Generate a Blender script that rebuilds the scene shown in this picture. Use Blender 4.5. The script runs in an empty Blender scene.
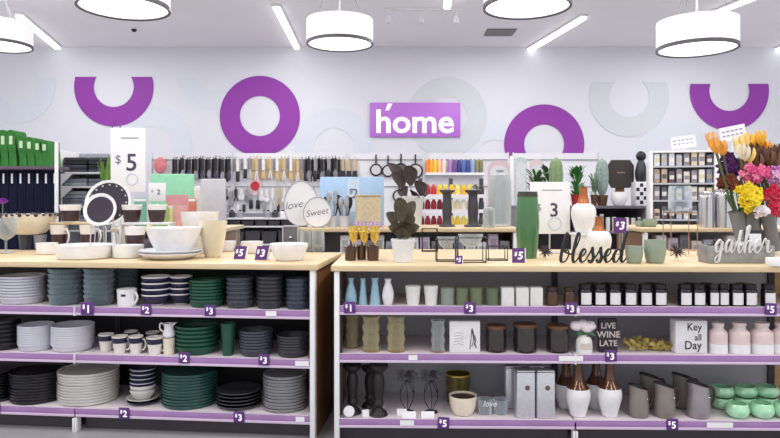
import bpy, bmesh, math, random
from mathutils import Vector, Matrix
random.seed(7)
sc = bpy.context.scene
col = sc.collection
PI = math.pi
FPX, CX, HY, EYE = 650.0, 390.0, 198.0, 1.246      # focal length in pixels, vanishing point, eye height

# ---------------------------------------------------------------- materials
def lin(c):
    c /= 255.0
    return c / 12.92 if c <= 0.04045 else ((c + 0.055) / 1.055) ** 2.4
MATS = {}
def mat(r, g, b, rough=0.5, metal=0.0, var=0.06, scale=18.0, emit=0.0, coat=0.0, sheen=None):
    k = (r, g, b, rough, metal, var, scale, emit, coat)
    if k in MATS: return MATS[k]
    m = bpy.data.materials.new('surface'); m.use_nodes = True
    nt = m.node_tree; p = nt.nodes['Principled BSDF']
    c = (lin(r), lin(g), lin(b))
    if var > 0:
        tc = nt.nodes.new('ShaderNodeTexCoord'); nz = nt.nodes.new('ShaderNodeTexNoise')
        nz.inputs['Scale'].default_value = scale; nz.inputs['Detail'].default_value = 3
        rp = nt.nodes.new('ShaderNodeValToRGB')
        rp.color_ramp.elements[0].position = .3; rp.color_ramp.elements[1].position = .7
        rp.color_ramp.elements[0].color = (*[x * (1 - var) for x in c], 1)
        rp.color_ramp.elements[1].color = (*[min(1, x * (1 + var)) for x in c], 1)
        nt.links.new(tc.outputs['Object'], nz.inputs['Vector'])
        nt.links.new(nz.outputs['Fac'], rp.inputs['Fac'])
        nt.links.new(rp.outputs['Color'], p.inputs['Base Color'])
    else:
        p.inputs['Base Color'].default_value = (*c, 1)
    p.inputs['Roughness'].default_value = rough; p.inputs['Metallic'].default_value = metal
    p.inputs['Coat Weight'].default_value = coat
    if emit:
        p.inputs['Emission Color'].default_value = (*c, 1); p.inputs['Emission Strength'].default_value = emit
    MATS[k] = m
    return m
def glass(r, g, b, dens=0.25, rough=0.05):
    k = ('g', r, g, b, dens)
    if k in MATS: return MATS[k]
    m = bpy.data.materials.new('glass'); m.use_nodes = True
    nt = m.node_tree; nt.nodes.clear()
    out = nt.nodes.new('ShaderNodeOutputMaterial')
    tr = nt.nodes.new('ShaderNodeBsdfTransparent'); pr = nt.nodes.new('ShaderNodeBsdfPrincipled')
    c = (lin(r), lin(g), lin(b))
    tr.inputs[0].default_value = (*[x ** .35 for x in c], 1)
    pr.inputs['Base Color'].default_value = (*c, 1); pr.inputs['Roughness'].default_value = rough
    lw = nt.nodes.new('ShaderNodeLayerWeight'); lw.inputs[0].default_value = .35
    ma = nt.nodes.new('ShaderNodeMath'); ma.operation = 'MULTIPLY_ADD'; ma.use_clamp = True
    ma.inputs[1].default_value = .75; ma.inputs[2].default_value = dens
    mx = nt.nodes.new('ShaderNodeMixShader')
    nt.links.new(lw.outputs['Facing'], ma.inputs[0]); nt.links.new(ma.outputs[0], mx.inputs[0])
    nt.links.new(tr.outputs[0], mx.inputs[1]); nt.links.new(pr.outputs[0], mx.inputs[2])
    nt.links.new(mx.outputs[0], out.inputs[0])
    MATS[k] = m
    return m
def wood(r, g, b, dark=.82, scale=(2, 14, 14), rough=.45):
    k = ('w', r, g, b, dark)
    if k in MATS: return MATS[k]
    m = bpy.data.materials.new('wood'); m.use_nodes = True
    nt = m.node_tree; p = nt.nodes['Principled BSDF']; c = (lin(r), lin(g), lin(b))
    tc = nt.nodes.new('ShaderNodeTexCoord'); mp = nt.nodes.new('ShaderNodeMapping'); mp.inputs['Scale'].default_value = scale
    nz = nt.nodes.new('ShaderNodeTexNoise'); nz.inputs['Scale'].default_value = 5; nz.inputs['Detail'].default_value = 6
    rp = nt.nodes.new('ShaderNodeValToRGB')
    rp.color_ramp.elements[0].position = .35; rp.color_ramp.elements[0].color = (c[0]*dark, c[1]*dark*.97, c[2]*dark*.9, 1)
    rp.color_ramp.elements[1].position = .65; rp.color_ramp.elements[1].color = (*c, 1)
    nt.links.new(tc.outputs['Object'], mp.inputs[0]); nt.links.new(mp.outputs[0], nz.inputs['Vector'])
    nt.links.new(nz.outputs['Fac'], rp.inputs['Fac']); nt.links.new(rp.outputs[0], p.inputs['Base Color'])
    p.inputs['Roughness'].default_value = rough
    MATS[k] = m
    return m
WHITE = mat(236, 236, 238, .35); CREAM = mat(236, 226, 206, .4); BLACK = mat(26, 26, 30, .4); NAVY = mat(34, 36, 66, .35)
PURPLE = mat(104, 44, 128, .5, var=.03); PAPER = mat(240, 240, 242, .7, var=.02); INK = mat(40, 40, 46, .7, var=0)
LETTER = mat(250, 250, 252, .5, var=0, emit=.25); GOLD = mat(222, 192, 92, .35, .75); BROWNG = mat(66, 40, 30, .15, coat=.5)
SILVER = mat(205, 205, 208, .16, .95, var=.02); WIRE = mat(34, 32, 36, .4, .4, var=0); CLEAR = glass(225, 232, 238, .10)
SHELFM = mat(226, 216, 220, .45, var=.03); POSTM = mat(238, 238, 240, .4, var=.02); RAIL = mat(166, 126, 180, .28, var=.1, scale=7)
RAILEDGE = mat(216, 196, 222, .25, var=.02); PINE = wood(222, 201, 164, .9); BROWN = wood(126, 88, 52); SAGE = mat(122, 142, 122, .5)
GREYM = mat(150, 152, 158, .5); COPPER = mat(176, 108, 66, .3, .7)

# ---------------------------------------------------------------- mesh builder
class MB:
    def __init__(s): s.v = []; s.f = []
    def add(s, vs, fs):
        o = len(s.v); s.v += [tuple(x) for x in vs]; s.f += [tuple(i + o for i in f) for f in fs]; return s
    def lathe(s, prof, seg=28, c=(0, 0, 0), sx=1, sy=1, a0=0.0, a1=2 * PI):
        full = abs(a1 - a0 - 2 * PI) < 1e-6
        n = seg if full else seg + 1
        vs = []; rows = []
        for r, z in prof:
            if r < 1e-6:
                rows.append([len(vs)]); vs.append((c[0], c[1], c[2] + z))
            else:
                rows.append(list(range(len(vs), len(vs) + n)))
                for i in range(n):
                    a = a0 + (a1 - a0) * i / seg
                    vs.append((c[0] + r * sx * math.cos(a), c[1] + r * sy * math.sin(a), c[2] + z))
        fs = []
        for A, B in zip(rows, rows[1:]):
            for i in range(seg):
                j = (i + 1) % n
                if len(A) == 1 and len(B) == 1: continue
                if len(A) == 1: fs.append((A[0], B[j], B[i]))
                elif len(B) == 1: fs.append((A[i], A[j], B[0]))
                else: fs.append((A[i], A[j], B[j], B[i]))
        return s.add(vs, fs)
    def box(s, x0, x1, y0, y1, z0, z1, b=0.0, m=None):
        bm = bmesh.new(); bmesh.ops.create_cube(bm, size=1)
        for v in bm.verts:
            v.co = Vector((x0 + (v.co.x + .5) * (x1 - x0), y0 + (v.co.y + .5) * (y1 - y0), z0 + (v.co.z + .5) * (z1 - z0)))
        if b > 0:
            b = min(b, .45 * min(x1 - x0, y1 - y0, z1 - z0))
            bmesh.ops.bevel(bm, geom=list(bm.edges), offset=b, segments=2, profile=.5, affect='EDGES')
        if m is not None: bmesh.ops.transform(bm, matrix=m, verts=bm.verts)
        bm.verts.index_update()
        s.add([v.co[:] for v in bm.verts], [[v.index for v in f.verts] for f in bm.faces]); bm.free(); return s
    def tube(s, pts, r, seg=6, closed=False):
        pts = [Vector(p) for p in pts]; n = len(pts)
        rs = r if isinstance(r, (list, tuple)) else [r] * n
        up = None; vs = []
        for i, p in enumerate(pts):
            a = pts[(i - 1) % n] if (closed or i > 0) else p
            b = pts[(i + 1) % n] if (closed or i < n - 1) else p
            t = (b - a).normalized() if (b - a).length > 1e-9 else Vector((0, 0, 1))
            if up is None:
                up = Vector((0, 1, 0)) if abs(t.y) < .8 else Vector((1, 0, 0))
            u = (up - t * up.dot(t))
            u = u.normalized() if u.length > 1e-6 else t.orthogonal().normalized()
            up = u; w = t.cross(u)
            for k in range(seg):
                an = 2 * PI * k / seg
                vs.append(p + (u * math.cos(an) + w * math.sin(an)) * rs[i])
        fs = []
        for i in range(n if closed else n - 1):
            j = (i + 1) % n
            for k in range(seg):
                l = (k + 1) % seg
                fs.append((i * seg + k, i * seg + l, j * seg + l, j * seg + k))
        if not closed:
            fs.append(tuple(range(seg))[::-1]); fs.append(tuple((n - 1) * seg + k for k in range(seg)))
        return s.add(vs, fs)
    def prism(s, poly, y0, y1):
        n = len(poly)
        vs = [(x, y0, z) for x, z in poly] + [(x, y1, z) for x, z in poly]
        fs = [tuple(range(n)), tuple(range(2 * n - 1, n - 1, -1))]
        fs += [(i, i + n, (i + 1) % n + n, (i + 1) % n) for i in range(n)]
        return s.add(vs, fs)
    def ball(s, c, r, sc3=(1, 1, 1), seg=12, rings=8, bump=0.0):
        prof = []
        vs = []; fs = []
        for i in range(rings + 1):
            th = PI * i / rings
            for k in range(seg):
                a = 2 * PI * k / seg
                q = r * (1 + bump * (random.random() - .5))
                vs.append((c[0] + q * sc3[0] * math.sin(th) * math.cos(a), c[1] + q * sc3[1] * math.sin(th) * math.sin(a), c[2] + q * sc3[2] * math.cos(th)))
        for i in range(rings):
            for k in range(seg):
                l = (k + 1) % seg
                fs.append((i * seg + k, (i + 1) * seg + k, (i + 1) * seg + l, i * seg + l))
        return s.add(vs, fs)
    def leaf(s, base, tip, w, bend=(0, 0, .0), nrm=(0, -1, .2), n=7, fold=.25):
        base = Vector(base); tip = Vector(tip); bend = Vector(bend)
        ax = (tip - base).normalized(); side = ax.cross(Vector(nrm)).normalized(); up = side.cross(ax)
        vs = []; fs = []
        for i in range(n + 1):
            t = i / n; p = base.lerp(tip, t) + bend * (4 * t * (1 - t))
            ww = w * math.sin(PI * min(1, t * .92 + .04)) ** .8 * .5
            vs += [p - side * ww + up * ww * fold, p, p + side * ww + up * ww * fold]
        for i in range(n):
            a = i * 3
            fs += [(a, a + 1, a + 4, a + 3), (a + 1, a + 2, a + 5, a + 4)]
        return s.add(vs, fs)
    def xf(s, m): s.v = [tuple(m @ Vector(p)) for p in s.v]; return s
    def mesh(s, m, name='part', ang=40, smooth=True):
        me = bpy.data.meshes.new(name); me.from_pydata(s.v, [], s.f); me.validate()
        bm = bmesh.new(); bm.from_mesh(me)
        bmesh.ops.recalc_face_normals(bm, faces=bm.faces); bm.to_mesh(me); bm.free()
        if smooth:
            me.shade_smooth(); me.set_sharp_from_angle(angle=math.radians(ang))
        me.materials.append(m); return me
def sm(pts, k=4, closed=False):
    P = [Vector((*p, 0)) if len(p) == 2 else Vector(p) for p in pts]; n = len(P); out = []
    for i in range(n if closed else n - 1):
        g = lambda j: P[j % n] if closed else P[max(0, min(n - 1, j))]
        p0, p1, p2, p3 = g(i - 1), g(i), g(i + 1), g(i + 2)
        for q in range(k):
            t = q / k
            out.append(.5 * ((2 * p1) + (p2 - p0) * t + (2 * p0 - 5 * p1 + 4 * p2 - p3) * t * t + (3 * p1 - p0 - 3 * p2 + p3) * t ** 3))
    if not closed: out.append(P[-1])
    return out
def psm(prof, k=4):
    lo = min(z for _, z in prof); hi = max(z for _, z in prof)
    return [(max(0, p.x), min(hi, max(lo, p.y))) for p in sm(prof, k)]
TXT = {}
def text_mb(s, size, ext=.0006, off=0.0, shear=0.0, cx=0, cz=0, y=0, sx=1):
    """flat lettering that faces -Y, centred at (cx, cz)"""
    k = (s, off, shear)
    if k not in TXT:
        cu = bpy.data.curves.new('t', 'FONT'); cu.body = s; cu.size = 1; cu.extrude = 0.01; cu.offset = off; cu.shear = shear; cu.resolution_u = 3
        o = bpy.data.objects.new('t', cu); col.objects.link(o); bpy.context.view_layer.update()
        me = bpy.data.meshes.new_from_object(o.evaluated_get(bpy.context.evaluated_depsgraph_get()))
        vs = [v.co.copy() for v in me.vertices]; fs = [tuple(p.vertices) for p in me.polygons]
        bpy.data.objects.remove(o); bpy.data.curves.remove(cu); bpy.data.meshes.remove(me)
        x0 = min(v.x for v in vs); x1 = max(v.x for v in vs); y0 = min(v.y for v in vs); y1 = max(v.y for v in vs)
        TXT[k] = ([(v.x - (x0 + x1) / 2, v.y - (y0 + y1) / 2, v.z) for v in vs], fs, y1 - y0, x1 - x0)
    vs, fs, h, w = TXT[k]; q = size / h
    mb = MB(); mb.add([(x * q * sx + cx, y - (z * 100 + 1) * ext, yy * q + cz) for x, yy, z in vs], fs)
    return mb
def plus(a, b): a.add(b.v, b.f); return a

# ---------------------------------------------------------------- objects
FIXED = ('shelf unit', 'countertop', 'display rack', 'bookcase', 'table', 'wall graphic', 'ledge')
def thing(parts, name, label, cat, loc, rz=0.0, group=None, scale=1.0, rot=None):
    """parts: list of (part name, mesh[, parent index[, part label]]); a single part is the thing itself"""
    if len(parts) == 1:
        r = bpy.data.objects.new(name, parts[0][1]); col.objects.link(r)
    else:
        r = bpy.data.objects.new(name, None); r.empty_display_size = .05; col.objects.link(r); made = []
        for p in parts:
            o = bpy.data.objects.new(p[0], p[1]); col.objects.link(o)
            o.parent = made[p[2]] if len(p) > 2 and p[2] is not None else r
            if len(p) > 3: o['label'] = p[3]
            made.append(o)
    if cat not in FIXED and loc[2] < 2: loc = (loc[0], loc[1], loc[2] + .0008)
    r.location = loc; r.rotation_euler = rot if rot else (0, 0, rz)
    r.scale = scale if isinstance(scale, (tuple, list)) else (scale,) * 3
    r['label'] = label; r['category'] = cat
    if group: r['group'] = group
    return r
def struct(name, mb, m, ang=40):
    o = bpy.data.objects.new(name, mb.mesh(m, name, ang)); col.objects.link(o); o['kind'] = 'structure'; return o
def P(px, py, Y): return Vector(((px - CX) / FPX * Y, Y, EYE - (py - HY) / FPX * Y))
def X(px, Y): return (px - CX) / FPX * Y
def Z(py, Y): return EYE - (py - HY) / FPX * Y
def S(w, Y): return w * Y / FPX
ORD = ['topmost', 'second', 'third', 'fourth', 'fifth', 'sixth', 'seventh', 'eighth', 'ninth', 'tenth', 'eleventh', 'twelfth', 'thirteenth', 'fourteenth', 'fifteenth', 'sixteenth', 'seventeenth', 'eighteenth', 'nineteenth', 'twentieth']
def nth(i, first='leftmost'): return first if i == 0 else ORD[i]

# ================================================================ setting
WALLY, CEIL = 10.8, 3.755
struct('floor', MB().box(-9, 9, -2, WALLY, -.06, 0), mat(168, 166, 170, .35, var=.09, scale=1.6))
struct('wall_back', MB().box(-9, 9, WALLY, WALLY + .1, 0, CEIL), mat(226, 227, 235, .75, var=.012, scale=.8))
struct('ceiling', MB().box(-9, 9, -2, WALLY + .1, CEIL, CEIL + .08), mat(248, 246, 248, .85, var=.02, scale=.7))
struct('baseboard_back', MB().box(-9, 9, WALLY - .015, WALLY, 0, .1), mat(120, 118, 124, .6))

# painted ring graphics and the department sign
def ring(px, py, R, r, cut=None, keep='below'):
    """ring (or the part of it below / above a flat cut) in wall pixels -> local mesh"""
    q = (WALLY) / FPX; R *= q; r *= q; mb = MB(); n = 48
    if cut is None:
        oa = [2 * PI * i / 96 for i in range(97)]; ia = oa
    else:
        c = (py - cut) * q
        if keep == 'above': c = -c
        o0 = math.asin(max(-1, min(1, c / R))); i0 = math.asin(max(-1, min(1, c / r)))
        oa = [(PI - o0) + (PI + 2 * o0) * i / 96 for i in range(97)]; ia = [(PI - i0) + (PI + 2 * i0) * i / 96 for i in range(97)]
    fl = -1 if keep == 'above' else 1
    vs = []; fs = []
    for a, b in zip(oa, ia):
        for yy in (0, -.006):
            vs.append((R * math.cos(a), yy, fl * R * math.sin(a))); vs.append((r * math.cos(b), yy, fl * r * math.sin(b)))
    for i in range(96):
        k = 4 * i
        fs += [(k + 2, k + 3, k + 7, k + 6), (k, k + 2, k + 6, k + 4), (k + 1, k + 3, k + 7, k + 5), (k, k + 1, k + 5, k + 4)]
    return mb.add(vs, fs)
PW = mat(146, 56, 166, .6, var=.02); FW1 = mat(213, 216, 222, .75, var=.01); FW2 = mat(220, 226, 235, .75, var=.01)
decals = [(114, 87, 39.5, 20, 77, 'below', PW, 'bold purple half ring opening upward above the five dollar card'),
    (260, 116, 40, 20, None, 'below', PW, 'complete bold purple ring on the white wall'),
    (544, 144.5, 40, 20, 158, 'above', PW, 'bold purple arch opening downward right of the home sign'),
    (729, 91, 39.5, 20, 84, 'below', PW, 'bold purple half ring opening upward above the flower bouquets'),
    (629, 97, 40, 20, 82, 'below', FW1, 'pale grey half ring between the two purple shapes on the right'),
    (447, 117, 40, 20, None, 'below', FW1, 'pale grey ring on the wall behind the home sign'),
    (495, 160, 40, 20, 168, 'above', FW2, 'faint bluish arch low on the wall left of the purple arch'),
    (16, 84, 40, 20, 77, 'below', FW2, 'faint bluish half ring at the far left of the wall'),
    (152, 146, 40, 20, 168, 'above', FW2, 'faint bluish arch between the purple half ring and the purple ring'),
    (334, 148, 40, 20, 168, 'above', FW2, 'faint bluish arch left below the home sign'),
    (216, 70, 40, 20, 78, 'below', FW2, 'faint bluish half ring beside the complete purple ring'),
    (675, 160, 40, 20, 168, 'above', FW2, 'faint bluish arch above the white bookcase')]
for i, (px, py, R, r, cut, keep, m, lb) in enumerate(decals):
    Yd = WALLY - .001 - (.008 if m == PW else .0015 if m == FW1 else 0)
    p = P(px, py, WALLY)
    thing([('ring', ring(px, py, R, r, cut, keep).mesh(m, ang=30))], 'wall_decal', lb, 'wall graphic', (p.x, Yd, p.z), group='ring graphics on the back wall')
a, b = P(370, 103, WALLY), P(460, 137, WALLY)
w, h = b.x - a.x, a.z - b.z
pan = MB().box(-w/2, w/2, -.03, 0, -h/2, h/2, .004)
tx = text_mb('home', h * .70, .002, .022, cz=-h * .05, y=-.0305, sx=1.06)
hx0 = min(v[0] for v in tx.v)
tick = MB().prism([(hx0 + .15, h * .27), (hx0 + .21, h * .27), (hx0 + .27, h * .47), (hx0 + .19, h * .47)], -.036, -.0305)
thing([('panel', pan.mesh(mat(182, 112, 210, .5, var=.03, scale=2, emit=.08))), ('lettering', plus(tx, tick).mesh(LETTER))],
      'department_sign', 'lilac wall sign with the word home in white letters', 'sign', ((a.x + b.x) / 2, WALLY - .016, (a.z + b.z) / 2))

# ---------------------------------------------------------------- ceiling fittings
GLOW = mat(255, 254, 252, .4, var=0, emit=2.2); SHADE = mat(246, 245, 247, .5, var=.02, emit=.34); RIM = mat(84, 82, 88, .4, var=0)
lamps = [(-2, 46, 62, 'white drum pendant lamp cut off by the left edge'), (124, 8, 88, 'white drum pendant lamp above the left purple half ring'),
    (340, 44, 66, 'white drum pendant lamp left of the track spotlights'), (527, 7, 86, 'white drum pendant lamp beside the ceiling vent'),
    (697, 49, 76, 'white drum pendant lamp hanging at the right, largest face in view')]
D = .72
for px, py, w, lb in lamps:
    Y = D * FPX / w; p = P(px, py, Y); R = D / 2; hh = .26; top = CEIL - p.z
    sh = MB().lathe([(R - .012, .012), (R, .0), (R, hh), (R - .01, hh), (R - .012, hh - .01), (R - .012, .012)], 48)
    df = MB().lathe([(0, .004), (R - .03, .004), (R - .013, .012), (R - .013, .02), (0, .02)], 48)
    rm = MB().lathe([(R - .018, -.01), (R + .005, -.01), (R + .005, .022), (R + .001, .022), (R, -.001), (R - .014, .0)], 48)
    tp = MB().lathe([(0, hh - .02), (R - .013, hh - .02), (R - .013, hh - .005), (0, hh - .005)], 40)
    cn = MB().lathe([(0, top - .03), (.05, top - .03), (.06, top), (0, top)], 20)
    parts = [('shade', sh.mesh(SHADE)), ('diffuser', df.mesh(GLOW)), ('rim', rm.mesh(RIM)), ('top_plate', tp.mesh(WHITE)), ('ceiling_rose', cn.mesh(WHITE))]
    for k in range(3):
        a = PI / 2 + k * 2 * PI / 3
        parts.append(('cable', MB().tube([(R * .8 * math.cos(a), R * .8 * math.sin(a), hh - .01), (.04 * math.cos(a), .04 * math.sin(a), top - .02)], .003).mesh(GREYM)))
    parts.append(('rod', MB().tube([(0, 0, hh - .01), (0, 0, top - .02)], .012, 8).mesh(WHITE)))
    thing(parts, 'pendant_lamp', lb, 'lamp', p, group='drum pendant lamps')
TUBE = mat(255, 255, 255, .4, var=0, emit=3.0)
def ceil_pt(px, py): Y = (CEIL - EYE) * FPX / (HY - py); return X(px, Y), Y
tubes = [((18, 12), (58, 46), 'bright ceiling strip light at the far left'), ((276, 4), (297, 46), 'bright ceiling strip light left of the middle pendant lamp'),
    ((585, 14), (529, 48), 'bright ceiling strip light right of the ceiling vent'), ((760, -8), (708, 13), 'bright ceiling strip light above the right pendant lamp'),
    ((450, -30), (447, 5), 'bright ceiling strip light end above the track spotlights'), ((830, 30), (772, 49), 'bright ceiling strip light at the far right')]
for (n0, f0, lb) in tubes:
    x0, y0 = ceil_pt(*n0); x1, y1 = ceil_pt(*f0); L = math.hypot(x1 - x0, y1 - y0); an = math.atan2(y1 - y0, x1 - x0)
    hb = MB().box(-L/2, L/2, -.06, .06, -.03, 0, .006); tb = MB().box(-L/2 + .02, L/2 - .02, -.045, .045, -.065, -.03, .015)
    thing([('housing', hb.mesh(WHITE)), ('tube_cover', tb.mesh(TUBE))], 'strip_light', lb, 'ceiling light', ((x0 + x1) / 2, (y0 + y1) / 2, CEIL), an, 'ceiling strip lights')
vx, vy = ceil_pt(500, 32)
fr = MB().box(-.22, .22, -.2, .2, -.012, 0, .003); sl = MB()
for k in range(7): sl.box(-.2, .2, -.18 + k * .055, -.15 + k * .055, -.02, -.0121)
thing([('frame', fr.mesh(mat(120, 120, 120, .6))), ('louvre', sl.mesh(mat(150, 150, 150, .6)))], 'ceiling_vent', 'square grey air vent in the ceiling', 'vent', (vx, vy, CEIL))
tX0, tY = X(384, 8.6), 8.6
tl = S(78, 8.6)
parts = [('track', MB().box(0, tl, -.02, .02, -.03, 0, .003).mesh(WHITE))]
for k, px in enumerate((388, 421, 457)):
    x = S(px - 384, 8.6); tipx = (-.0, .0, -.012)[k]
    st = MB().tube([(x, 0, -.03), (x + tipx * .5, 0, -.12)], .008, 8)
    hd = MB().lathe([(0, 0), (.03, 0), (.036, -.03), (.036, -.085), (.03, -.085), (.025, -.05), (0, -.045)], 16, (x + tipx, 0, -.11))
    parts.append(('stem', st.mesh(WHITE))); parts.append(('spot_head', hd.mesh(WHITE)))
thing(parts, 'track_light', 'white ceiling track with three small spotlights', 'spotlight', (tX0, tY, CEIL))
sx_, sy_ = ceil_pt(134, 28)
thing([('base', MB().lathe([(0, 0), (.05, 0), (.05, -.02), (0, -.02)], 16).mesh(WHITE)), ('dome', MB().ball((0, 0, -.025), .04, (1, 1, .9)).mesh(BLACK))],
      'ceiling_camera', 'small black dome camera on the ceiling', 'camera', (sx_, sy_, CEIL))
# ================================================================ shelf fixtures
ZS = {3: .127, 2: .456, 1: .697}; ZSL = {3: .124, 2: .411, 1: .664}; ZD = .907
class Fix:
    def __init__(s, ax, ay, bx, by):
        s.p = Vector((ax, ay)); s.u = (Vector((bx, by)) - s.p).normalized(); s.n = Vector((-s.u.y, s.u.x)); s.a = math.atan2(s.u.y, s.u.x)
    def t(s, px, d=0):                               # distance along the front of the unit, seen in column px, d behind the front
        k = (px - CX) / FPX; q = s.p + s.n * d
        return (k * q.y - q.x) / (s.u.x - k * s.u.y)
    def at(s, t, d): return s.p + s.u * t + s.n * d
    def pos(s, px, d): return s.at(s.t(px, d), d)
LF = Fix(X(0, 3.51), 3.51, X(316, 3.342), 3.342)
RF = Fix(X(334, 3.295), 3.295, X(780, 3.25), 3.25)
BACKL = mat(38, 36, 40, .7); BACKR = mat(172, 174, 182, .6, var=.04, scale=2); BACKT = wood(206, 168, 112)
def unit(fx, t0, t1, label, back, ends=(False, False), depth=1.0, cat='shelf unit', zs=ZS, zd=None, rail=True, grp='shelf units under the front countertops'):
    w = t1 - t0; o = fx.at(t0, 0); parts = []; zd = zd or ZD
    def add(*a): parts.append(a); return len(parts) - 1
    add('back_panel', MB().box(0, w, .45, .47, .05, zd - .031).mesh(back))
    add('base', MB().box(.02, w - .02, .06, .45, .0, .07).mesh(mat(70, 66, 72, .6)))
    for z in zs.values():
        i = add('shelf', MB().box(.004, w - .004, 0, .449, z - .02, z, .003).mesh(SHELFM))
        if rail:
            j = add('price_rail', MB().box(.004, w - .004, -.012, -.0005, z - .027, z + .002, .002).mesh(RAIL), i)
            add('rail_edge', MB().box(.004, w - .004, -.0135, -.0005, z - .041, z - .0275, .002).mesh(RAILEDGE), i)
            add('rail_edge', MB().box(.004, w - .004, -.0135, -.0005, z + .0025, z + .006, .0015).mesh(RAILEDGE), i)
    for e, x in enumerate((0, w)):
        s = 1 if e == 0 else -1
        if ends[e]:
            x0, x1 = sorted((x, x + s * .026))
            add('upright', MB().box(x0, x1, -.02, .03, .0, zd - .031, .004).mesh(POSTM))
            x0, x1 = sorted((x + s * .002, x + s * .022))
            add('end_panel', MB().box(x0, x1, .031, depth, .0, zd - .031, .002).mesh(BROWN))
            add('slotted_post', MB().box(*sorted((x + s * .0265, x + s * .038)), .0145, .03, .14, zd - .04).mesh(BLACK)) if rail else None
        else:
            add('foot', MB().box(*sorted((x + s * .001, x + s * .012)), -.016, .03, .0, .075, .003).mesh(POSTM))
            add('bracket', MB().box(*sorted((x + s * .0005, x + s * .0035)), -.016, -.001, zs[1] - .044, zs[1] + .006).mesh(POSTM))
            add('bracket', MB().box(*sorted((x + s * .0005, x + s * .0035)), -.016, -.001, zs[2] - .044, zs[2] + .006).mesh(POSTM))
            add('upright', MB().box(*sorted((x + s * .001, x + s * .016)), .43, .449, .07, zd - .031).mesh(mat(60, 60, 66, .5)))
    return thing(parts, 'shelf_unit', label, cat, (o.x, o.y, 0), fx.a, grp)
tl = LF.t(76); tl1 = LF.t(315.5)
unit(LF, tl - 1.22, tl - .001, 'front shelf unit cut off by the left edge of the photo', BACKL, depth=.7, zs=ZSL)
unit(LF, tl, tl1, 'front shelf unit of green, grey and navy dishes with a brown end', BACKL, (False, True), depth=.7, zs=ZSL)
tr = RF.t(575)
unit(RF, RF.t(334.5), tr - .001, 'front shelf unit with blue bottles and black candlesticks at its left', BACKR, (True, False))
unit(RF, tr, tr + 1.22, 'front shelf unit with white label jars and green bowls', BACKR)
unit(RF, tr + 1.221, tr + 2.0, 'front shelf unit with a tan back at the right edge', BACKT)
def deck(fx, t0, t1, label, d0=-.03, d1=1.02, zd=ZD):
    o = fx.at(t0, 0)
    return thing([('slab', MB().box(0, t1 - t0, d0, d1, zd - .03, zd, .004).mesh(PINE))], 'countertop', label, 'countertop', (o.x, o.y, 0), fx.a, 'pale wood countertops on the shelf units')
deck(LF, tl - 1.22, tl1 + .016, 'pale wood countertop of the left fixture under white tableware', d1=.72)
deck(RF, RF.t(331.5), tr + 2.0, 'pale wood countertop of the right fixture under candles and signs')
# second row behind the aisle
BY, ZD2 = 5.0, 1.015
def second(px0, px1, label, dlabel, ends):
    fx = Fix(X(px0, BY), BY, X(px1, BY), BY); w = X(px1, BY) - X(px0, BY)
    unit(fx, 0.028, w - .028, label, mat(186, 186, 194, .6, var=.04), ends, .6, zd=ZD2, grp='shelf units of the second row')
    deck(fx, 0, w, dlabel, -.03, .62, ZD2)
    return fx
B1 = second(112, 226, 'second row shelf unit behind the white bowls', 'pale wood countertop behind the white bowls', (True, True))
B2 = second(297, 520, 'second row shelf unit seen through the gap between the fixtures', 'pale wood countertop under the cutlery, basket and tall glass', (True, True))
B3 = second(640, 880, 'second row shelf unit behind the grey tray', 'pale wood countertop under the flower buckets', (True, True))

# ================================================================ goods on the shelves
LFn = {1: 'top shelf', 2: 'middle shelf', 3: 'bottom shelf'}
def stack(fx, sh, px, w, ytop, d, kind, m, color, where, n=None, cat=None, top_d=None, zb=None, grp=None):
    """nested plates or bowls, every one an object; returns top height"""
    z = (ZSL if fx is LF else ZS)[sh] if zb is None else zb
    if d < .25: d = S(w, 3.4) / 2 + .02
    q = fx.pos(px, d); R = S(w, q.y) / 2; H = Z(ytop, q.y) - z - .0
    t = .0045
    if kind == 'plate':
        hh = .016; foot = .55
        out = [(0, 0), (R * foot, 0), (R * .72, .003), (R, hh)]
        pit = .0125
    elif kind == 'flat plate':
        hh = .014; out = [(0, 0), (R * .8, 0), (R * .98, .004), (R, hh)]; pit = .015
    else:
        hh = .034 if kind == 'bowl' else .05; out = psm([(0, 0), (R * .78, 0), (R * .9, hh * .2), (R * .94, hh * .7), (R, hh * .92), (R, hh)], 3)
        pit = .018 if kind == 'bowl' else .02
        t = .007
    prof = out + [(R + .0012, hh + t * .5)] + [(max(0, r), zz + t) for r, zz in reversed(out)]
    me = MB().lathe(prof, 36).mesh(m, kind)
    n = n or max(2, int(round((H - hh - t) / pit)) + 1)
    n = min(n, 20)
    if n > 1: pit = max(t + .0006, (H - hh - t) / (n - 1))
    nm = {'plate': 'plate', 'flat plate': 'plate', 'bowl': 'bowl', 'deep bowl': 'bowl'}[kind]
    for i in range(n):
        j = n - 1 - i
        lab = ('%s %s of the %s stack %s' % (nth(j, 'topmost'), nm, color, where)) if j < n - 1 else ('bottom %s of the %s stack %s' % (nm, color, where))
        jx = random.uniform(-.0012, .0012) if 'plate' in kind else 0
        thing([(nm, me)], color.replace(' ', '_').replace(',', '').replace('-', '_') + '_' + nm, lab, cat or nm, (q.x + jx, q.y + jx, z + i * pit), 0, grp or ('%s stack %s' % (color, where)))
    return z + (n - 1) * pit + t
GP = mat(204, 206, 216, .4); GR2 = mat(210, 212, 220, .4); TEAL = mat(38, 84, 78, .35); GREEN = mat(26, 80, 62, .35)
CHAR = mat(54, 55, 62, .4); CHAR2 = mat(64, 68, 80, .4); SLATE = mat(58, 68, 84, .4); BLK = mat(18, 18, 24, .4); ASH = mat(140, 142, 146, .4)
WARM = mat(214, 214, 208, .35); BGL = glass(150, 168, 176, .26)
stack(LF, 1, 23, 42, 275, .16, 'bowl', GP, 'pale grey', 'at the left end of the top shelf', 8)
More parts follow.
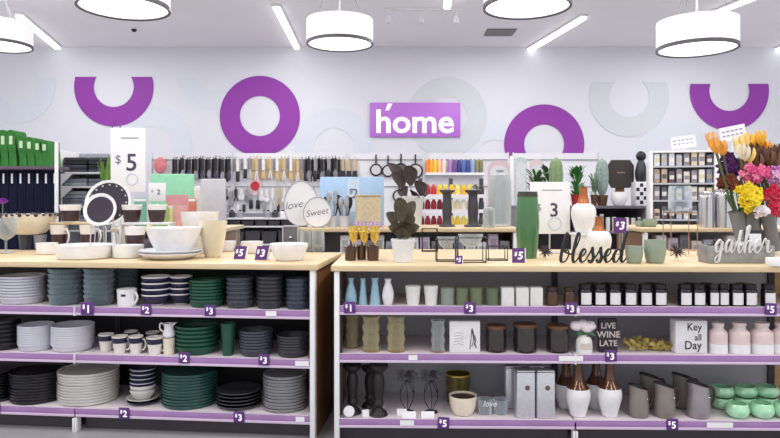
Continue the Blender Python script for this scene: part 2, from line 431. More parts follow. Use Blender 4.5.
stack(LF, 1, 66, 33, 268, .13, 'deep bowl', BGL, 'blue glass', 'first right of the pale grey stack', 6)
stack(LF, 1, 99, 29, 268, .13, 'deep bowl', BGL, 'clear blue glass', 'left of the white mug', 6)
stack(LF, 1, 126, 24, 267, .3, 'deep bowl', BGL, 'shadowed blue glass', 'behind the white mug', 6)
stack(LF, 1, 207, 34, 279, .13, 'bowl', GREEN, 'dark green', 'on the top shelf beside the grey bowls', 7)
stack(LF, 1, 240, 27, 277, .12, 'bowl', CHAR2, 'charcoal', 'right of the dark green top shelf bowls', 6)
stack(LF, 1, 270, 27, 276, .12, 'bowl', CHAR, 'dark charcoal', 'above the three dollar tag', 7)
stack(LF, 1, 298, 24, 278, .12, 'bowl', SLATE, 'slate blue', 'at the right end of the top shelf', 6)
stack(LF, 2, 3, 32, 319, .2, 'bowl', BLK, 'black', 'at the far left of the middle shelf', 6)
stack(LF, 2, 36, 33, 324, .11, 'bowl', GP, 'light grey', 'second on the middle shelf', 9)
stack(LF, 2, 73, 40, 324, .12, 'bowl', GR2, 'off white', 'left of the navy rimmed mugs', 9)
stack(LF, 2, 197, 42, 324, .13, 'bowl', GREEN, 'deep green', 'on the middle shelf beside the green tumbler', 6)
stack(LF, 2, 256, 33, 329, .13, 'bowl', CHAR2, 'dark grey', 'right of the green tumbler', 7)
stack(LF, 2, 293, 32, 334, .12, 'bowl', CHAR, 'blackish grey', 'at the right end of the middle shelf', 6)
stack(LF, 3, -4, 34, 370, .2, 'plate', BLK, 'black', 'cut off at the left of the bottom shelf', 10)
stack(LF, 3, 38, 51, 369, .2, 'flat plate', BLK, 'large black', 'left of the white plates', 10)
stack(LF, 3, 89, 57, 368, .19, 'flat plate', WARM, 'warm white', 'on the bottom shelf joint', 11)
stack(LF, 3, 190, 54, 369, .17, 'flat plate', TEAL, 'teal', 'in the middle of the bottom shelf', 11)
stack(LF, 3, 239, 44, 388, .15, 'plate', CHAR, 'low black', 'behind the bottom three dollar tag', 5)
stack(LF, 3, 285, 43, 372, .13, 'flat plate', ASH, 'ash grey', 'at the right end of the bottom shelf', 11)

def cup_mb(R, H, taper=.8, t=.003):
    pr = psm([(0, 0), (R * taper * .9, 0), (R * taper, H * .06), (R * (taper * .5 + .5), H * .55), (R, H)], 3)
    inn = [(max(0, r - t), max(z, t)) for r, z in reversed(pr)]
    return MB().lathe(pr + [(R - t * .5, H + t * .4)] + inn, 28), pr
def band(pr, z0, z1, e=.0008):
    out = []
    def rad(z):
        for (r0, a), (r1, b) in zip(pr, pr[1:]):
            if a <= z <= b and b > a: return r0 + (r1 - r0) * (z - a) / (b - a)
        return pr[-1][0]
    zs = [z0 + (z1 - z0) * i / 6 for i in range(7)]
    return MB().lathe([(rad(z) + .0001, z) for z in zs[:1]] + [(rad(z) + e, z) for z in zs] + [(rad(z) + .0001, z) for z in zs[-1:]], 28)
def handle(R, H, ang=0.0, r=.005, k=1.0):
    pts = sm([(R * .84, 0, H * .78), (R * 1.3 * k, 0, H * .82), (R * 1.62 * k, 0, H * .55), (R * 1.3 * k, 0, H * .24), (R * .80, 0, H * .2)], 4)
    return MB().tube(pts, r, 8).xf(Matrix.Rotation(ang, 4, 'Z'))
def mug(loc, R, H, m, name, label, bandm=None, bz=(.7, .97), taper=.8, hang=0.0, cat='mug', group=None, liquid=None, hm=None, hk=1.0):
    b, pr = cup_mb(R, H, taper)
    parts = [('body', b.mesh(m))]
    if bandm: parts.append(('glaze_band', band(pr, H * bz[0], H * bz[1]).mesh(bandm), 0))
    if hang is not None: parts.append(('handle', handle(R, H, hang, R * .11, hk).mesh(hm or m)))
    if liquid: parts.append(('filling', MB().lathe([(0, H * .8), (R * .9, H * .8), (R * .9, H * .82), (0, H * .82)], 24).mesh(liquid)))
    return thing(parts, name, label, cat, loc, 0, group)
def spot(fx, sh, px, w, ytop, d):
    d = max(d, S(w, 3.4) / 2 + .008); q = fx.pos(px, d); z = (ZSL if fx is LF else ZS)[sh]; return (q.x, q.y, z), S(w, q.y) / 2, Z(ytop, q.y) - z
# top shelf left: white mug, striped bowls
l, R, H = spot(LF, 1, 127, 19, 289, .06)
o = mug(l, R, H, WHITE, 'white_mug', 'white straight mug with a small dark label beside the striped bowls', None, hang=-.35, taper=.92, hk=.85)
o2 = bpy.data.objects.new('front_label', MB().box(-.012, .012, -R * .99, -R * .93, H * .62, H * .75).mesh(NAVY)); col.objects.link(o2); o2.parent = o
def striped(fx, sh, px, w, ytop, d, where):
    q = fx.pos(px, d); z = ZSL[sh]; R = S(w, q.y) / 2; H = Z(ytop, q.y) - z; n = 4; h = .055; t = .006
    out = psm([(0, 0), (R * .5, 0), (R * .66, h * .2), (R * .92, h * .7), (R, h)], 3)
    pit = (H - h) / (n - 1)
    me = MB().lathe(out + [(max(0, r), a + t) for r, a in reversed(out)], 32).mesh(WHITE); bd = band(out, h * .12, h * .97, .001).mesh(NAVY)
    for i in range(n):
        j = n - 1 - i
        thing([('body', me), ('navy_band', bd, 0)], 'striped_bowl', '%s white bowl with navy band in the stack %s' % (nth(j, 'topmost') if j < n - 1 else 'bottom', where), 'bowl', (q.x, q.y, z + i * pit), 0, 'navy banded bowls ' + where)
striped(LF, 1, 156, 28, 277, .12, 'right of the white mug')
striped(LF, 1, 181, 22, 277, .16, 'left of the dark green bowls')
# middle shelf: navy rimmed mugs in two rows
MUGW = mat(232, 228, 222, .35)
for i, (px, w, yt, d, wh) in enumerate([(106, 15, 334, .10, 'front row of four on the middle shelf, leftmost'), (120, 16, 336, .055, 'front row, second from left'), (136, 14.5, 336, .055, 'front row, third from left'),
        (155, 17, 337, .05, 'front row, rightmost beside the white jug'), (131, 13, 331, .2, 'back row, left one'), (153, 14, 332, .2, 'back row, right one behind the rightmost')]):
    l, R, H = spot(LF, 2, px, w, yt, d)
    mug(l, R, H, MUGW, 'navy_rimmed_mug', 'cream mug with navy rim band, ' + wh, NAVY, (.62, .93), .68, 0 if i < 4 else .6, group='navy rimmed mugs on the middle shelf', hk=.85)
l, R, H = spot(LF, 2, 169, 12, 323, .06)
jb, pr = cup_mb(R, H * .52, .85)
thing([('cup', jb.mesh(CREAM))], 'cream_tumbler', 'cream tumbler under the white spouted jug on the middle shelf', 'tumbler', l)
jug = MB().lathe(psm([(0, 0), (R * .7, 0), (R * 1.02, H * .12), (R * .75, H * .3), (R * .95, H * .46), (R * .8, H * .46), (R * .6, H * .3), (0, H * .1)], 3), 20)
thing([('body', jug.mesh(WHITE)), ('handle', MB().tube(sm([(-R * .7, 0, H * .4), (-R * 1.4, 0, H * .46), (-R * 1.5, 0, H * .28), (-R * .8, 0, H * .16)], 4), .004).mesh(WHITE)),
       ('spout', MB().prism([(R * .7, H * .36), (R * 1.35, H * .5), (R * .7, H * .46)], -R * .3, R * .3).mesh(WHITE))], 'white_jug', 'small white spouted jug standing on the cream tumbler', 'jug', (l[0], l[1], l[2] + H * .52 + .002))
l, R, H = spot(LF, 2, 228, 15, 323, .07)
mug(l, R, H, GREEN, 'green_tumbler', 'tall tapered dark green tumbler between green and grey bowls', None, hang=None, taper=.72, cat='tumbler')
# bottom shelf: navy cups on saucers
q = LF.pos(143, .13); z = ZSL[3]
for k, (R, zz, h, m, lb) in enumerate([(.083, 0, .014, NAVY, 'lower navy saucer under the striped bowl stack'), (.085, .015, .016, WARM, 'upper white saucer under the striped bowl stack')]):
    thing([('saucer', MB().lathe([(0, 0), (R * .6, 0), (R, h), (R, h + .004), (R * .6, .005), (0, .005)], 32).mesh(m))], 'saucer', lb, 'saucer', (q.x, q.y, z + zz), group='saucers under the bottom shelf bowl stack')
zb = z + .021; R = .068; h = .052; t = .006
out = psm([(0, 0), (R * .5, 0), (R * .7, h * .25), (R * .93, h * .7), (R, h)], 3)
me = MB().lathe(out + [(max(0, r), a + t) for r, a in reversed(out)], 32)
mw, mn = me.mesh(WARM), me.mesh(NAVY); bd = band(out, h * .93, h * .99, .0008).mesh(WHITE)
for i in range(6):
    nav = i > 1
    thing([('body', mn if nav else mw), ('rim_line', bd, 0)], 'navy_bowl' if nav else 'white_bowl', ('%s navy bowl with white rim line in the saucer stack' % nth(5 - i)) if nav else ('%s white bowl beneath the navy bowls on saucers' % ('lowest' if i == 0 else 'upper')),
          'bowl', (q.x, q.y, zb + i * .0235), group='navy and white bowls stacked on saucers')

# ---------------------------------------------------------------- right fixture, top shelf
BLUEV = mat(150, 186, 204, .35); CANW = mat(228, 230, 226, .45); CANG = mat(120, 136, 118, .5)
vase_p = lambda R, H, p: psm([(0, 0)] + [(R * a, H * b) for a, b in p] + [(R * p[-1][0] * .8, H * p[-1][1]), (R * p[-1][0] * .7, H * .9), (0, H * .86)], 4)
shapes = {'bulb': [(.7, 0), (.98, .12), (1, .34), (.75, .58), (.45, .78), (.42, .9), (.55, 1)], 'cone': [(1, 0), (1, .1), (.8, .45), (.62, .75), (.6, .88), (.75, 1)],
          'skittle': [(.6, 0), (.85, .15), (1, .38), (.8, .64), (.5, .84), (.5, .93), (.62, 1)]}
for px, w, yt, shp, m, lb in [(351, 11.5, 278, 'bulb', BLUEV, 'pale blue round bellied bottle vase behind the one dollar tag'), (363, 8, 278.5, 'cone', BLUEV, 'slim pale blue cone vase, second from the left post'),
        (375, 10.5, 278, 'cone', BLUEV, 'wider pale blue cone vase left of the white bottle vase'), (388, 12, 279, 'skittle', WHITE, 'white skittle shaped bottle vase right of the blue vases')]:
    l, R, H = spot(RF, 1, px, w, yt, .05)
    thing([('body', MB().lathe(vase_p(R, H, shapes[shp]), 28).mesh(m))], 'bottle_vase', lb, 'vase', l, group='small bottle vases on the top shelf')
def candle_cup(l, R, H, m, name, label, group, wick=True, lidm=None, base=.86):
    b, pr = cup_mb(R, H, base, .0035)
    parts = [('cup', b.mesh(m)), ('wax', MB().lathe([(0, H * .86), (R * .9, H * .86), (R * .9, H * .88), (0, H * .88)], 20).mesh(CREAM))]
    return thing(parts, name, label, 'candle', l, 0, group)
for px, w, yt, m, lb in [(413, 15.5, 286, CANW, 'white tapered candle cup, left of the pair'), (431, 14.5, 286, CANW, 'white tapered candle cup beside the grey green cup')]:
    l, R, H = spot(RF, 1, px, w, yt, .055); candle_cup(l, R, H, m, 'white_candle_cup', lb, 'candle cups on the top shelf', base=.78)
SG = mat(138, 150, 142, .5); OL = mat(112, 122, 92, .5); OL2 = mat(98, 114, 90, .5)
for px, w, yt, m, lb in [(447.5, 14, 288, SG, 'grey green candle cup, leftmost of the green cups'), (462, 13, 288, OL, 'olive candle cup behind the three dollar tag'), (476, 13.5, 288, OL, 'olive candle cup right of the three dollar tag'), (492, 13, 288, OL2, 'dark sage candle cup beside the square white cups')]:
    l, R, H = spot(RF, 1, px, w, yt, .055); candle_cup(l, R, H, m, 'green_candle_cup', lb, 'candle cups on the top shelf', base=.93)
for i, px in enumerate((507, 521.5, 535.5)):
    l, R, H = spot(RF, 1, px, 12.5, 287, .05)
    thing([('cup', MB().box(-R, R, -R, R, 0, H, .006).mesh(CANW)), ('rim', MB().box(-R * .85, R * .85, -R * .85, R * .85, H * .99, H + .004, .002).mesh(GREYM))], 'square_candle', 'square white candle, %s of three left of the brown jars' % ['left one', 'middle one', 'right one'][i], 'candle', l, 0, 'square white candles')
AMBJ = mat(66, 44, 32, .15, coat=.4); JARD = mat(24, 23, 30, .2, coat=.3)
def jar(l, R, H, m, label, name, lab=None, group=None, lid=BLACK, lw=.85, lz=(.08, .62)):
    body = MB().lathe(psm([(0, 0), (R * .9, 0), (R, H * .06), (R, H * .4), (R, H * .72), (R * .85, H * .78), (R * .8, H * .8)], 2) + [(0, H * .8)], 28)
    parts = [('jar_body', body.mesh(m)), ('lid', MB().lathe([(0, H * .8), (R * .92, H * .8), (R * .94, H * .82), (R * .94, H * .98), (R * .88, H), (0, H)], 28).mesh(lid))]
    if lab: parts.append(('front_label', MB().lathe([(R + .0002, H * lz[0]), (R + .0012, H * lz[0]), (R + .0012, H * lz[1]), (R + .0002, H * lz[1])], 16, a0=-PI / 2 - lw, a1=-PI / 2 + lw).mesh(lab), 0))
    return thing(parts, name, label, 'candle', l, 0, group)
for px, w, lb in [(552, 12, 'dark amber jar candle, left of the two amber jars'), (569, 11, 'dark amber jar candle behind the three dollar tag')]:
    l, R, H = spot(RF, 1, px, w, 287, .05); jar(l, R, H, AMBJ, lb, 'amber_jar_candle', mat(86, 60, 44, .4), 'amber jar candles', lid=mat(60, 44, 38, .4))
LAB = mat(232, 232, 232, .6, var=.03, scale=60)
jx = [585, 599.5, 614, 629.5, 645, 659.5, 684.5, 698, 713, 723, 736, 749.5, 768]
for i, px in enumerate(jx):
    l, R, H = spot(RF, 1, px, 13.2 if px not in (713, 723) else 10.5, 284, .05)
    jar(l, R, H, JARD, 'black jar candle with white label, %s in the long row' % (nth(i) + ('' if i == 0 else ' from left')), 'label_jar_candle', LAB, 'black jar candles with white labels')
for i in range(7):
    l, R, H = spot(RF, 1, (592, 607, 622, 652, 690, 706, 742)[i], 13, 283, .16)
    jar(l, R, H, JARD, 'dark jar candle in the back row, %s' % (nth(i) + ('' if i == 0 else ' from left')), 'dark_jar_candle', None, 'dark jar candles in the back row')

# ---------------------------------------------------------------- right fixture, middle shelf
GVAS = glass(214, 206, 172, .20); GVC = glass(210, 214, 214, .20); AMBER = mat(160, 116, 56, .3, .2)
def wavy(l, R, H, m, label, base=AMBER):
    pr = [(0, .004)] + [(R * (.92 + .07 * math.cos(2 * PI * 3 * k / 24)), .004 + (H - .004) * k / 24) for k in range(25)]
    inn = [(r - .004, max(z, .012)) for r, z in reversed(pr[1:])]
    thing([('body', MB().lathe(pr + inn + [(0, .012)], 28).mesh(m)), ('base', MB().lathe([(0, 0), (R * .93, 0), (R * .97, .009), (0, .009)], 28).mesh(base))], 'wavy_glass_vase', label, 'vase', l, 0, 'wavy glass vases')
for px, w, yt, d, m, lb in [(352, 14, 315, .15, GVAS, 'wavy amber glass vase in shadow beside the left post'), (371, 18, 316, .07, GVAS, 'wavy gold tinted glass vase, middle of three'), (396, 18.5, 316, .07, GVAS, 'wavy gold tinted glass vase, right of three'), (438, 14.5, 320, .06, GVC, 'small clear wavy glass left of the white sketch sign')]:
    l, R, H = spot(RF, 2, px, w, yt, d); wavy(l, R, H, m, lb)
def box_sign(l, w, h, t, m, lm, lines, label, name='box_sign', extra=None, rz=0.0, group=None, off=.012):
    parts = [('board', MB().box(-w/2, w/2, 0, t, 0, h, .004).mesh(m))]
    lt = MB()
    for (s, cz, size, cx, sx) in lines: plus(lt, text_mb(s, size * h, .0004, off, cx=cx * w, cz=cz * h, y=-.0004, sx=sx))
    if extra: extra(lt, w, h)
    parts.append(('lettering', lt.mesh(lm, smooth=False)))
    return thing(parts, name, label, 'sign', l, rz, group)
def sketch(lt, w, h):
    for k in range(5): lt.tube([(-.36 * w, -.001, h * (.62 - .09 * k)), (-.2 * w, -.001, h * (.65 - .09 * k)), (-.05 * w, -.001, h * (.61 - .09 * k))], .0006, 4)
    for pts in ([(.16, .12), (.2, .5), (.23, .78), (.3, .5), (.36, .15)], [(.23, .7), (.28, .42), (.22, .2)], [(.32, .56), (.36, .4), (.3, .28), (.38, .18)]):
        lt.tube(sm([(x * w, -.001, z * h) for x, z in pts], 3), .0018, 4)
q = RF.pos(465, .03); box_sign((q.x, q.y, ZS[2]), S(30.5, q.y), Z(321.5, q.y) - ZS[2], .04, WHITE, INK, [], 'white box sign with a small dark ink sketch at its right', 'sketch_sign', sketch)
for px, w, yt, lb in [(496, 21, 325, 'dark jar with a wooden lid beside the white sketch sign'), (525, 24, 323.5, 'dark jar with a wooden lid, middle of three and widest'), (557.5, 23, 325, 'dark jar with a wooden lid left of the flower bottle')]:
    l, R, H = spot(RF, 2, px, w, yt, .08)
    body = MB().lathe(psm([(0, 0), (R * .88, 0), (R * .96, H * .08), (R * .98, H * .5), (R * .94, H * .88)], 2) + [(0, H * .88)], 30)
    thing([('jar_body', body.mesh(mat(44, 36, 34, .12, coat=.6))), ('wooden_lid', MB().lathe([(0, H * .885), (R, H * .885), (R, H * .97), (R * .96, H), (0, H)], 30).mesh(wood(104, 66, 38)))], 'lidded_jar', lb, 'jar', l, 0, 'dark jars with wooden lids')
l, R, H = spot(RF, 2, 584, 16, 335, .045)
parts = [('bottle', MB().lathe(psm([(0, 0), (R * .95, 0), (R, H * .1), (R, H * .6), (R * .8, H * .85), (R * .45, H * .95), (R * .45, H), (0, H)], 3), 24).mesh(CANW)),
         ('front_label', MB().lathe([(R + .0003, H * .25), (R + .0012, H * .25), (R + .0012, H * .6), (R + .0003, H * .6)], 12, a0=-PI/2 - .7, a1=-PI/2 + .7).mesh(mat(206, 196, 186, .6)), 0)]
thing(parts, 'white_bottle', 'squat white bottle holding a white rose right of the dark jars', 'bottle', l)
def ruffle(mb, c, r, n=16, sq=.8):
    for i in range(n):
        a = i * 2.4; u = (i / n) ** .6; th = u * 1.25
        v = Vector((math.sin(th) * math.cos(a), math.sin(th) * math.sin(a), math.cos(th) * sq))
        tip = Vector(c) + v * r; mb.leaf(Vector(c) + v * r * .15 - Vector((0, 0, r * .2)), tip, r * .95, v * r * .1, v.cross(Vector((0, 0, 1))).cross(v) + Vector((0, -.01, .3)), 4, .35)
fl = MB()
for dx, dz in ((-.04, .006), (-.008, .012), (.03, .006), (.012, -.004)): fl.ball((dx, -.006 if dx == 0 else .0, .028 + dz), .03, (1.05, .9, .85), 12, 8, .16)
lv = MB()
for a in range(5): lv.leaf((0, 0, -.004), (.05 * math.cos(a * 1.3 + 2.4), -.02, -.012 + .012 * math.sin(a)), .02, (0, 0, .008))
thing([('petals', fl.mesh(mat(238, 228, 232, .6, var=.06, scale=60))), ('leaves', lv.mesh(mat(70, 104, 70, .5))), ('stem', MB().tube([(0, 0, -.03), (0, 0, .02)], .003).mesh(mat(70, 104, 70, .5)))],
      'artificial_rose', 'white and pink artificial rose head on the squat white bottle', 'flower', (l[0], l[1], l[2] + H + .012))
q = RF.pos(608.5, .05)
box_sign((q.x, q.y, ZS[2]), S(18.5, q.y), Z(319, q.y) - ZS[2], .03, mat(48, 40, 44, .6), mat(210, 200, 196, .6, var=0), [('LIVE', .8, .17, 0, 1.0), ('WINE', .54, .19, 0, 1.0), ('LATE', .28, .17, 0, 1.0)], 'small dark plaque with stacked pale words behind the three dollar tag', 'word_plaque')
# gold leaf garland
q = RF.pos(646, .12); gl = MB()
for i in range(60):
    a = i * .7; x = random.uniform(-.11, .11); y = random.uniform(-.05, .05); z0 = random.uniform(.004, .03)
    gl.leaf((x, y, z0), (x + .035 * math.cos(a), y + .03 * math.sin(a), z0 + random.uniform(.0, .035)), .018, (0, 0, .006))
thing([('leaves', gl.mesh(mat(176, 158, 84, .4, .3))), ('wire', MB().tube(sm([(-.1, 0, .006), (-.03, .03, .01), (.03, -.02, .008), (.11, .01, .006)], 4), .003).mesh(GOLD))], 'gold_garland', 'gold leaf garland lying in a heap on the middle shelf', 'garland', (q.x, q.y, ZS[2]))
q = RF.pos(691.5, .035)
box_sign((q.x, q.y, ZS[2]), S(32, q.y), Z(321, q.y) - ZS[2], .07, mat(228, 226, 230, .5), mat(52, 48, 52, .6, var=0), [('Key', .78, .3, .1, .9), ('all', .5, .2, .2, .9), ('Day', .22, .34, .06, .9)], 'large white box sign with dark hand lettering left of the white bottles', 'word_box_sign')
for i, (px, w) in enumerate([(718, 17.5), (739, 20), (761.5, 21.5), (781.5, 18)]):
    l, R, H = spot(RF, 2, px, w, 322.5, .06)
    pr = psm([(0, 0), (R * .95, 0), (R, H * .05), (R, H * .45), (R * .97, H * .68), (R * .62, H * .8), (R * .58, H * .86), (R * .66, H * .92), (R * .64, H), (R * .5, H)], 3) + [(R * .5, H * .8), (0, H * .8)]
    body = MB().lathe(pr, 28)
    thing([('body', body.mesh(mat(226, 208, 204, .35))), ('white_dip', band(pr[:-2], .003, H * .32, .0007).mesh(WHITE), 0)], 'bottle_vase', 'pinkish white milk bottle vase, %s of the row beside the hand lettered sign' % (nth(i) + ('' if i == 0 else ' from left')), 'vase', l, 0, 'pinkish white bottle vases')
# ---------------------------------------------------------------- right fixture, bottom shelf
DARKW = mat(34, 28, 30, .5)
def candlestick(l, R, H, label):
    pr = psm([(0, 0), (R, 0), (R, H * .03), (R * .85, H * .08), (R * .5, H * .13), (R * .46, H * .17), (R * .62, H * .22), (R * .5, H * .3), (R * .5, H * .32), (R * .6, H * .45), (R * .68, H * .62), (R * .62, H * .75), (R * .5, H * .82), (R * .9, H * .9), (R * 1.05, H * .94), (R * 1.05, H), (0, H)], 3)
    return thing([('column', MB().lathe(pr, 26).mesh(DARKW)), ('spike_plate', MB().lathe([(0, H), (R * .3, H), (R * .3, H + .004), (0, H + .004)], 16).mesh(mat(60, 60, 64, .3, .8)))], 'candlestick', label, 'candlestick', l, 0, 'black turned candlesticks')
for px, w, yt, d, lb in [(352.5, 17, 364, .09, 'black turned candlestick nearest the left post, round tag at its foot'), (378.5, 17.5, 364, .06, 'black turned candlestick, front right of the three'), (370, 16, 366, .19, 'black turned candlestick half hidden behind the front right one')]:
    l, R, H = spot(RF, 3, px, w, yt, d); candlestick(l, R, H, lb)
q = RF.pos(349, .017); thing([('tag', MB().lathe([(0, 0), (.028, 0), (.028, .002), (0, .002)], 24).mesh(PAPER))], 'swing_tag', 'round white swing tag leaning at the foot of the left candlestick', 'tag', (q.x, q.y, ZS[3] + .032), 0, rot=(PI/2 - .12, 0, 0))
q = RF.pos(366, .03); thing([('tag', MB().box(-.018, .018, 0, .001, 0, .035).mesh(PAPER))], 'square_tag', 'small tilted white card between the two front candlesticks', 'tag', (q.x, q.y, ZS[3]), 0, rot=(-.3, 0, .4))
def wire_sculpt(px, d, yt, label):
    q = RF.pos(px, d); H = Z(yt, q.y) - ZS[3]; r = .0022; st = MB(); ov = MB(); lf = MB()
    for s, zc in ((1, .5), (-1, .5)):
        for k in range(2):
            c = zc + .12 * k; st.tube(sm([(s * .008, 0, H * .06), (s * .034, s * .01, H * .28), (s * .03, 0, H * (.45 + .1 * k)), (s * -.004, 0, H * .68)], 5), r)
    st.tube(sm([(0, 0, .004), (.004, 0, H * .3), (-.004, 0, H * .6), (.0, 0, H * .8)], 5), r)
    for i in range(9):
        a = i * .72; c = Vector((.03 * math.cos(a), .02 * math.sin(a), H * (.72 + .03 * (i % 5)))); rr = .018
        ov.tube([(c.x + rr * 1.5 * math.cos(t) * math.cos(a), c.y + rr * math.sin(t), c.z + rr * math.sin(t + a)) for t in [2 * PI * k / 12 for k in range(12)]], .0017, 5, True)
    lvs = MB()
    for i in range(14):
        a = i * 2.4; c = Vector((.012 * math.cos(a), .01 * math.sin(a), H * (.66 + .02 * (i % 6)))); lvs.leaf(c, c + Vector((.05 * math.cos(a), -.015, .02 + .02 * math.sin(a * 2))), .026, (0, 0, .008))
    bs = MB().lathe([(0, 0), (.035, 0), (.035, .004), (0, .004)], 20)
    thing([('base', bs.mesh(WIRE)), ('stems', st.mesh(WIRE)), ('loops', ov.mesh(mat(80, 80, 86, .4, .5))), ('leaves', lvs.mesh(mat(96, 96, 102, .5, .4)))], 'wire_sculpture', label, 'ornament', (q.x, q.y, ZS[3]), 0, 'wire leaf ornaments')
wire_sculpt(407, .11, 365, 'dark wire leaf ornament nearer the candlesticks')
wire_sculpt(431, .11, 365, 'dark wire leaf ornament nearer the amber glass')
for i, (px, d, w, lb) in enumerate([(402, .05, 10, 'white paper card standing left under the wire ornaments'), (409, .012, 14, 'white paper card lying in front of the wire ornaments'), (428, .014, 13, 'white paper card left of the five dollar tag')]):
    q = RF.pos(px, d); ww = S(w, q.y); thing([('card', MB().box(-ww/2, ww/2, 0, .0015, 0, .034).mesh(PAPER))], 'paper_card', lb, 'card', (q.x, q.y, ZS[3]), 0, 'small white cards on the bottom shelf', rot=(-.35, 0, 0))
l, R, H = spot(RF, 3, 458, 25, 374, .3)
b, pr = cup_mb(R, H, .92, .005)
thing([('bowl', b.mesh(mat(96, 84, 34, .12, coat=.5))), ('gold_rim', MB().lathe([(R - .005, H - .004), (R + .002, H - .004), (R + .002, H + .004), (R - .005, H + .004)], 28).mesh(GOLD))], 'amber_glass', 'olive amber glass with gold rim behind the white ribbed bowl', 'glass', (l[0], l[1], l[2]))
l, R, H = spot(RF, 3, 463, 28, 395, .09)
ru = MB(); pr = psm([(0, 0), (R * .6, 0), (R * .8, H * .2), (R * .95, H * .6), (R, H)], 5)
pr = [(r * (1 + .012 * math.sin(z / H * 44)), z) for r, z in pr]
ru.lathe(pr + [(r - .005, max(z, .006)) for r, z in reversed(pr)], 30)
thing([('bowl', ru.mesh(CREAM)), ('filling', MB().lathe([(0, H * .86), (R * .93, H * .86), (R * .93, H * .89), (0, H * .89)], 24).mesh(mat(58, 38, 32, .6)))], 'ribbed_bowl', 'cream ribbed bowl with dark filling right of the five dollar tag', 'bowl', l)
SILW = mat(226, 226, 228, .3, .3, var=0)
for i, (px, w) in enumerate([(485, 16), (500.5, 16)]):
    l, R, H = spot(RF, 3, px, w, 399, .1)
    b, pr = cup_mb(R, H, .85, .003)
    thing([('bowl', b.mesh(CLEAR))], 'clear_tumbler', 'clear glass tumbler, %s one behind the silver script word' % ['left', 'right'][i], 'glass', l, 0, 'clear tumblers by the silver tins')
q = RF.pos(490, .035)
wd = text_mb('love', .03, .002, .01, .3, y=0, cz=.07)
thing([('lettering', wd.mesh(SILW)), ('pick', MB().tube([(0, 0, 0), (0, 0, .062)], .0016).mesh(SILW))], 'script_pick', 'small silver script word on a pick before the clear tumblers', 'sign', (q.x, q.y, ZS[3]))
TIN = mat(212, 214, 220, .3, .55, var=.08, scale=90)
for px, w, yt, d, lb in [(524.5, 18.5, 369, .06, 'tall silver tin with round emblem, front left'), (544.5, 18, 369, .055, 'tall silver tin with round emblem, front right'), (512, 15, 365, .2, 'tall silver tin at the back left of the tins'), (536, 15, 365, .2, 'tall silver tin at the back between the front two')]:
    l, R, H = spot(RF, 3, px, w, yt, d)
    parts = [('body', MB().box(-R, R, -R * .8, R * .8, 0, H * .96, .008).mesh(TIN)), ('lid', MB().box(-R * .97, R * .97, -R * .77, R * .77, H * .9601, H, .004).mesh(SILVER))]
    if d < .1: parts.append(('emblem', MB().lathe([(0, 0), (.013, 0), (.013, .001), (.009, .002), (0, .001)], 20).xf(Matrix.Rotation(PI/2, 4, 'X')).xf(Matrix.Translation((R * .15, -R * .8, H * .64))).mesh(mat(112, 96, 92, .4, .4)), 0))
    thing(parts, 'silver_tin', lb, 'tin', l, 0, 'tall silver tins')
AMBN = mat(92, 52, 26, .14, .35, coat=.6)
for px, w, yt, d, lb in [(578, 24.5, 362, .065, 'white vase with amber neck over the unit joint, front left'), (609.5, 24, 361, .07, 'white vase with amber neck, front right beside the pitchers'), (566, 23, 361, .2, 'white vase with dark amber neck at the back left'), (596, 23, 360, .2, 'white vase with dark amber neck at the back between the front two')]:
    l, R, H = spot(RF, 3, px, w, yt, d)
    low = psm([(0, 0), (R * .55, 0), (R * .68, H * .08), (R * .94, H * .3), (R, H * .42), (R * .9, H * .52)], 4)
    up = psm([(R * .9, H * .52), (R * .62, H * .62), (R * .42, H * .72), (R * .34, H * .88), (R * .36, H)], 4) + [(R * .28, H), (R * .26, H * .8), (0, H * .75)]
    thing([('body', MB().lathe(low + [(0, H * .52)], 30).mesh(WHITE)), ('glazed_neck', MB().lathe(up, 30).mesh(AMBN))], 'two_tone_vase', lb, 'vase', l, 0, 'white vases with amber necks')
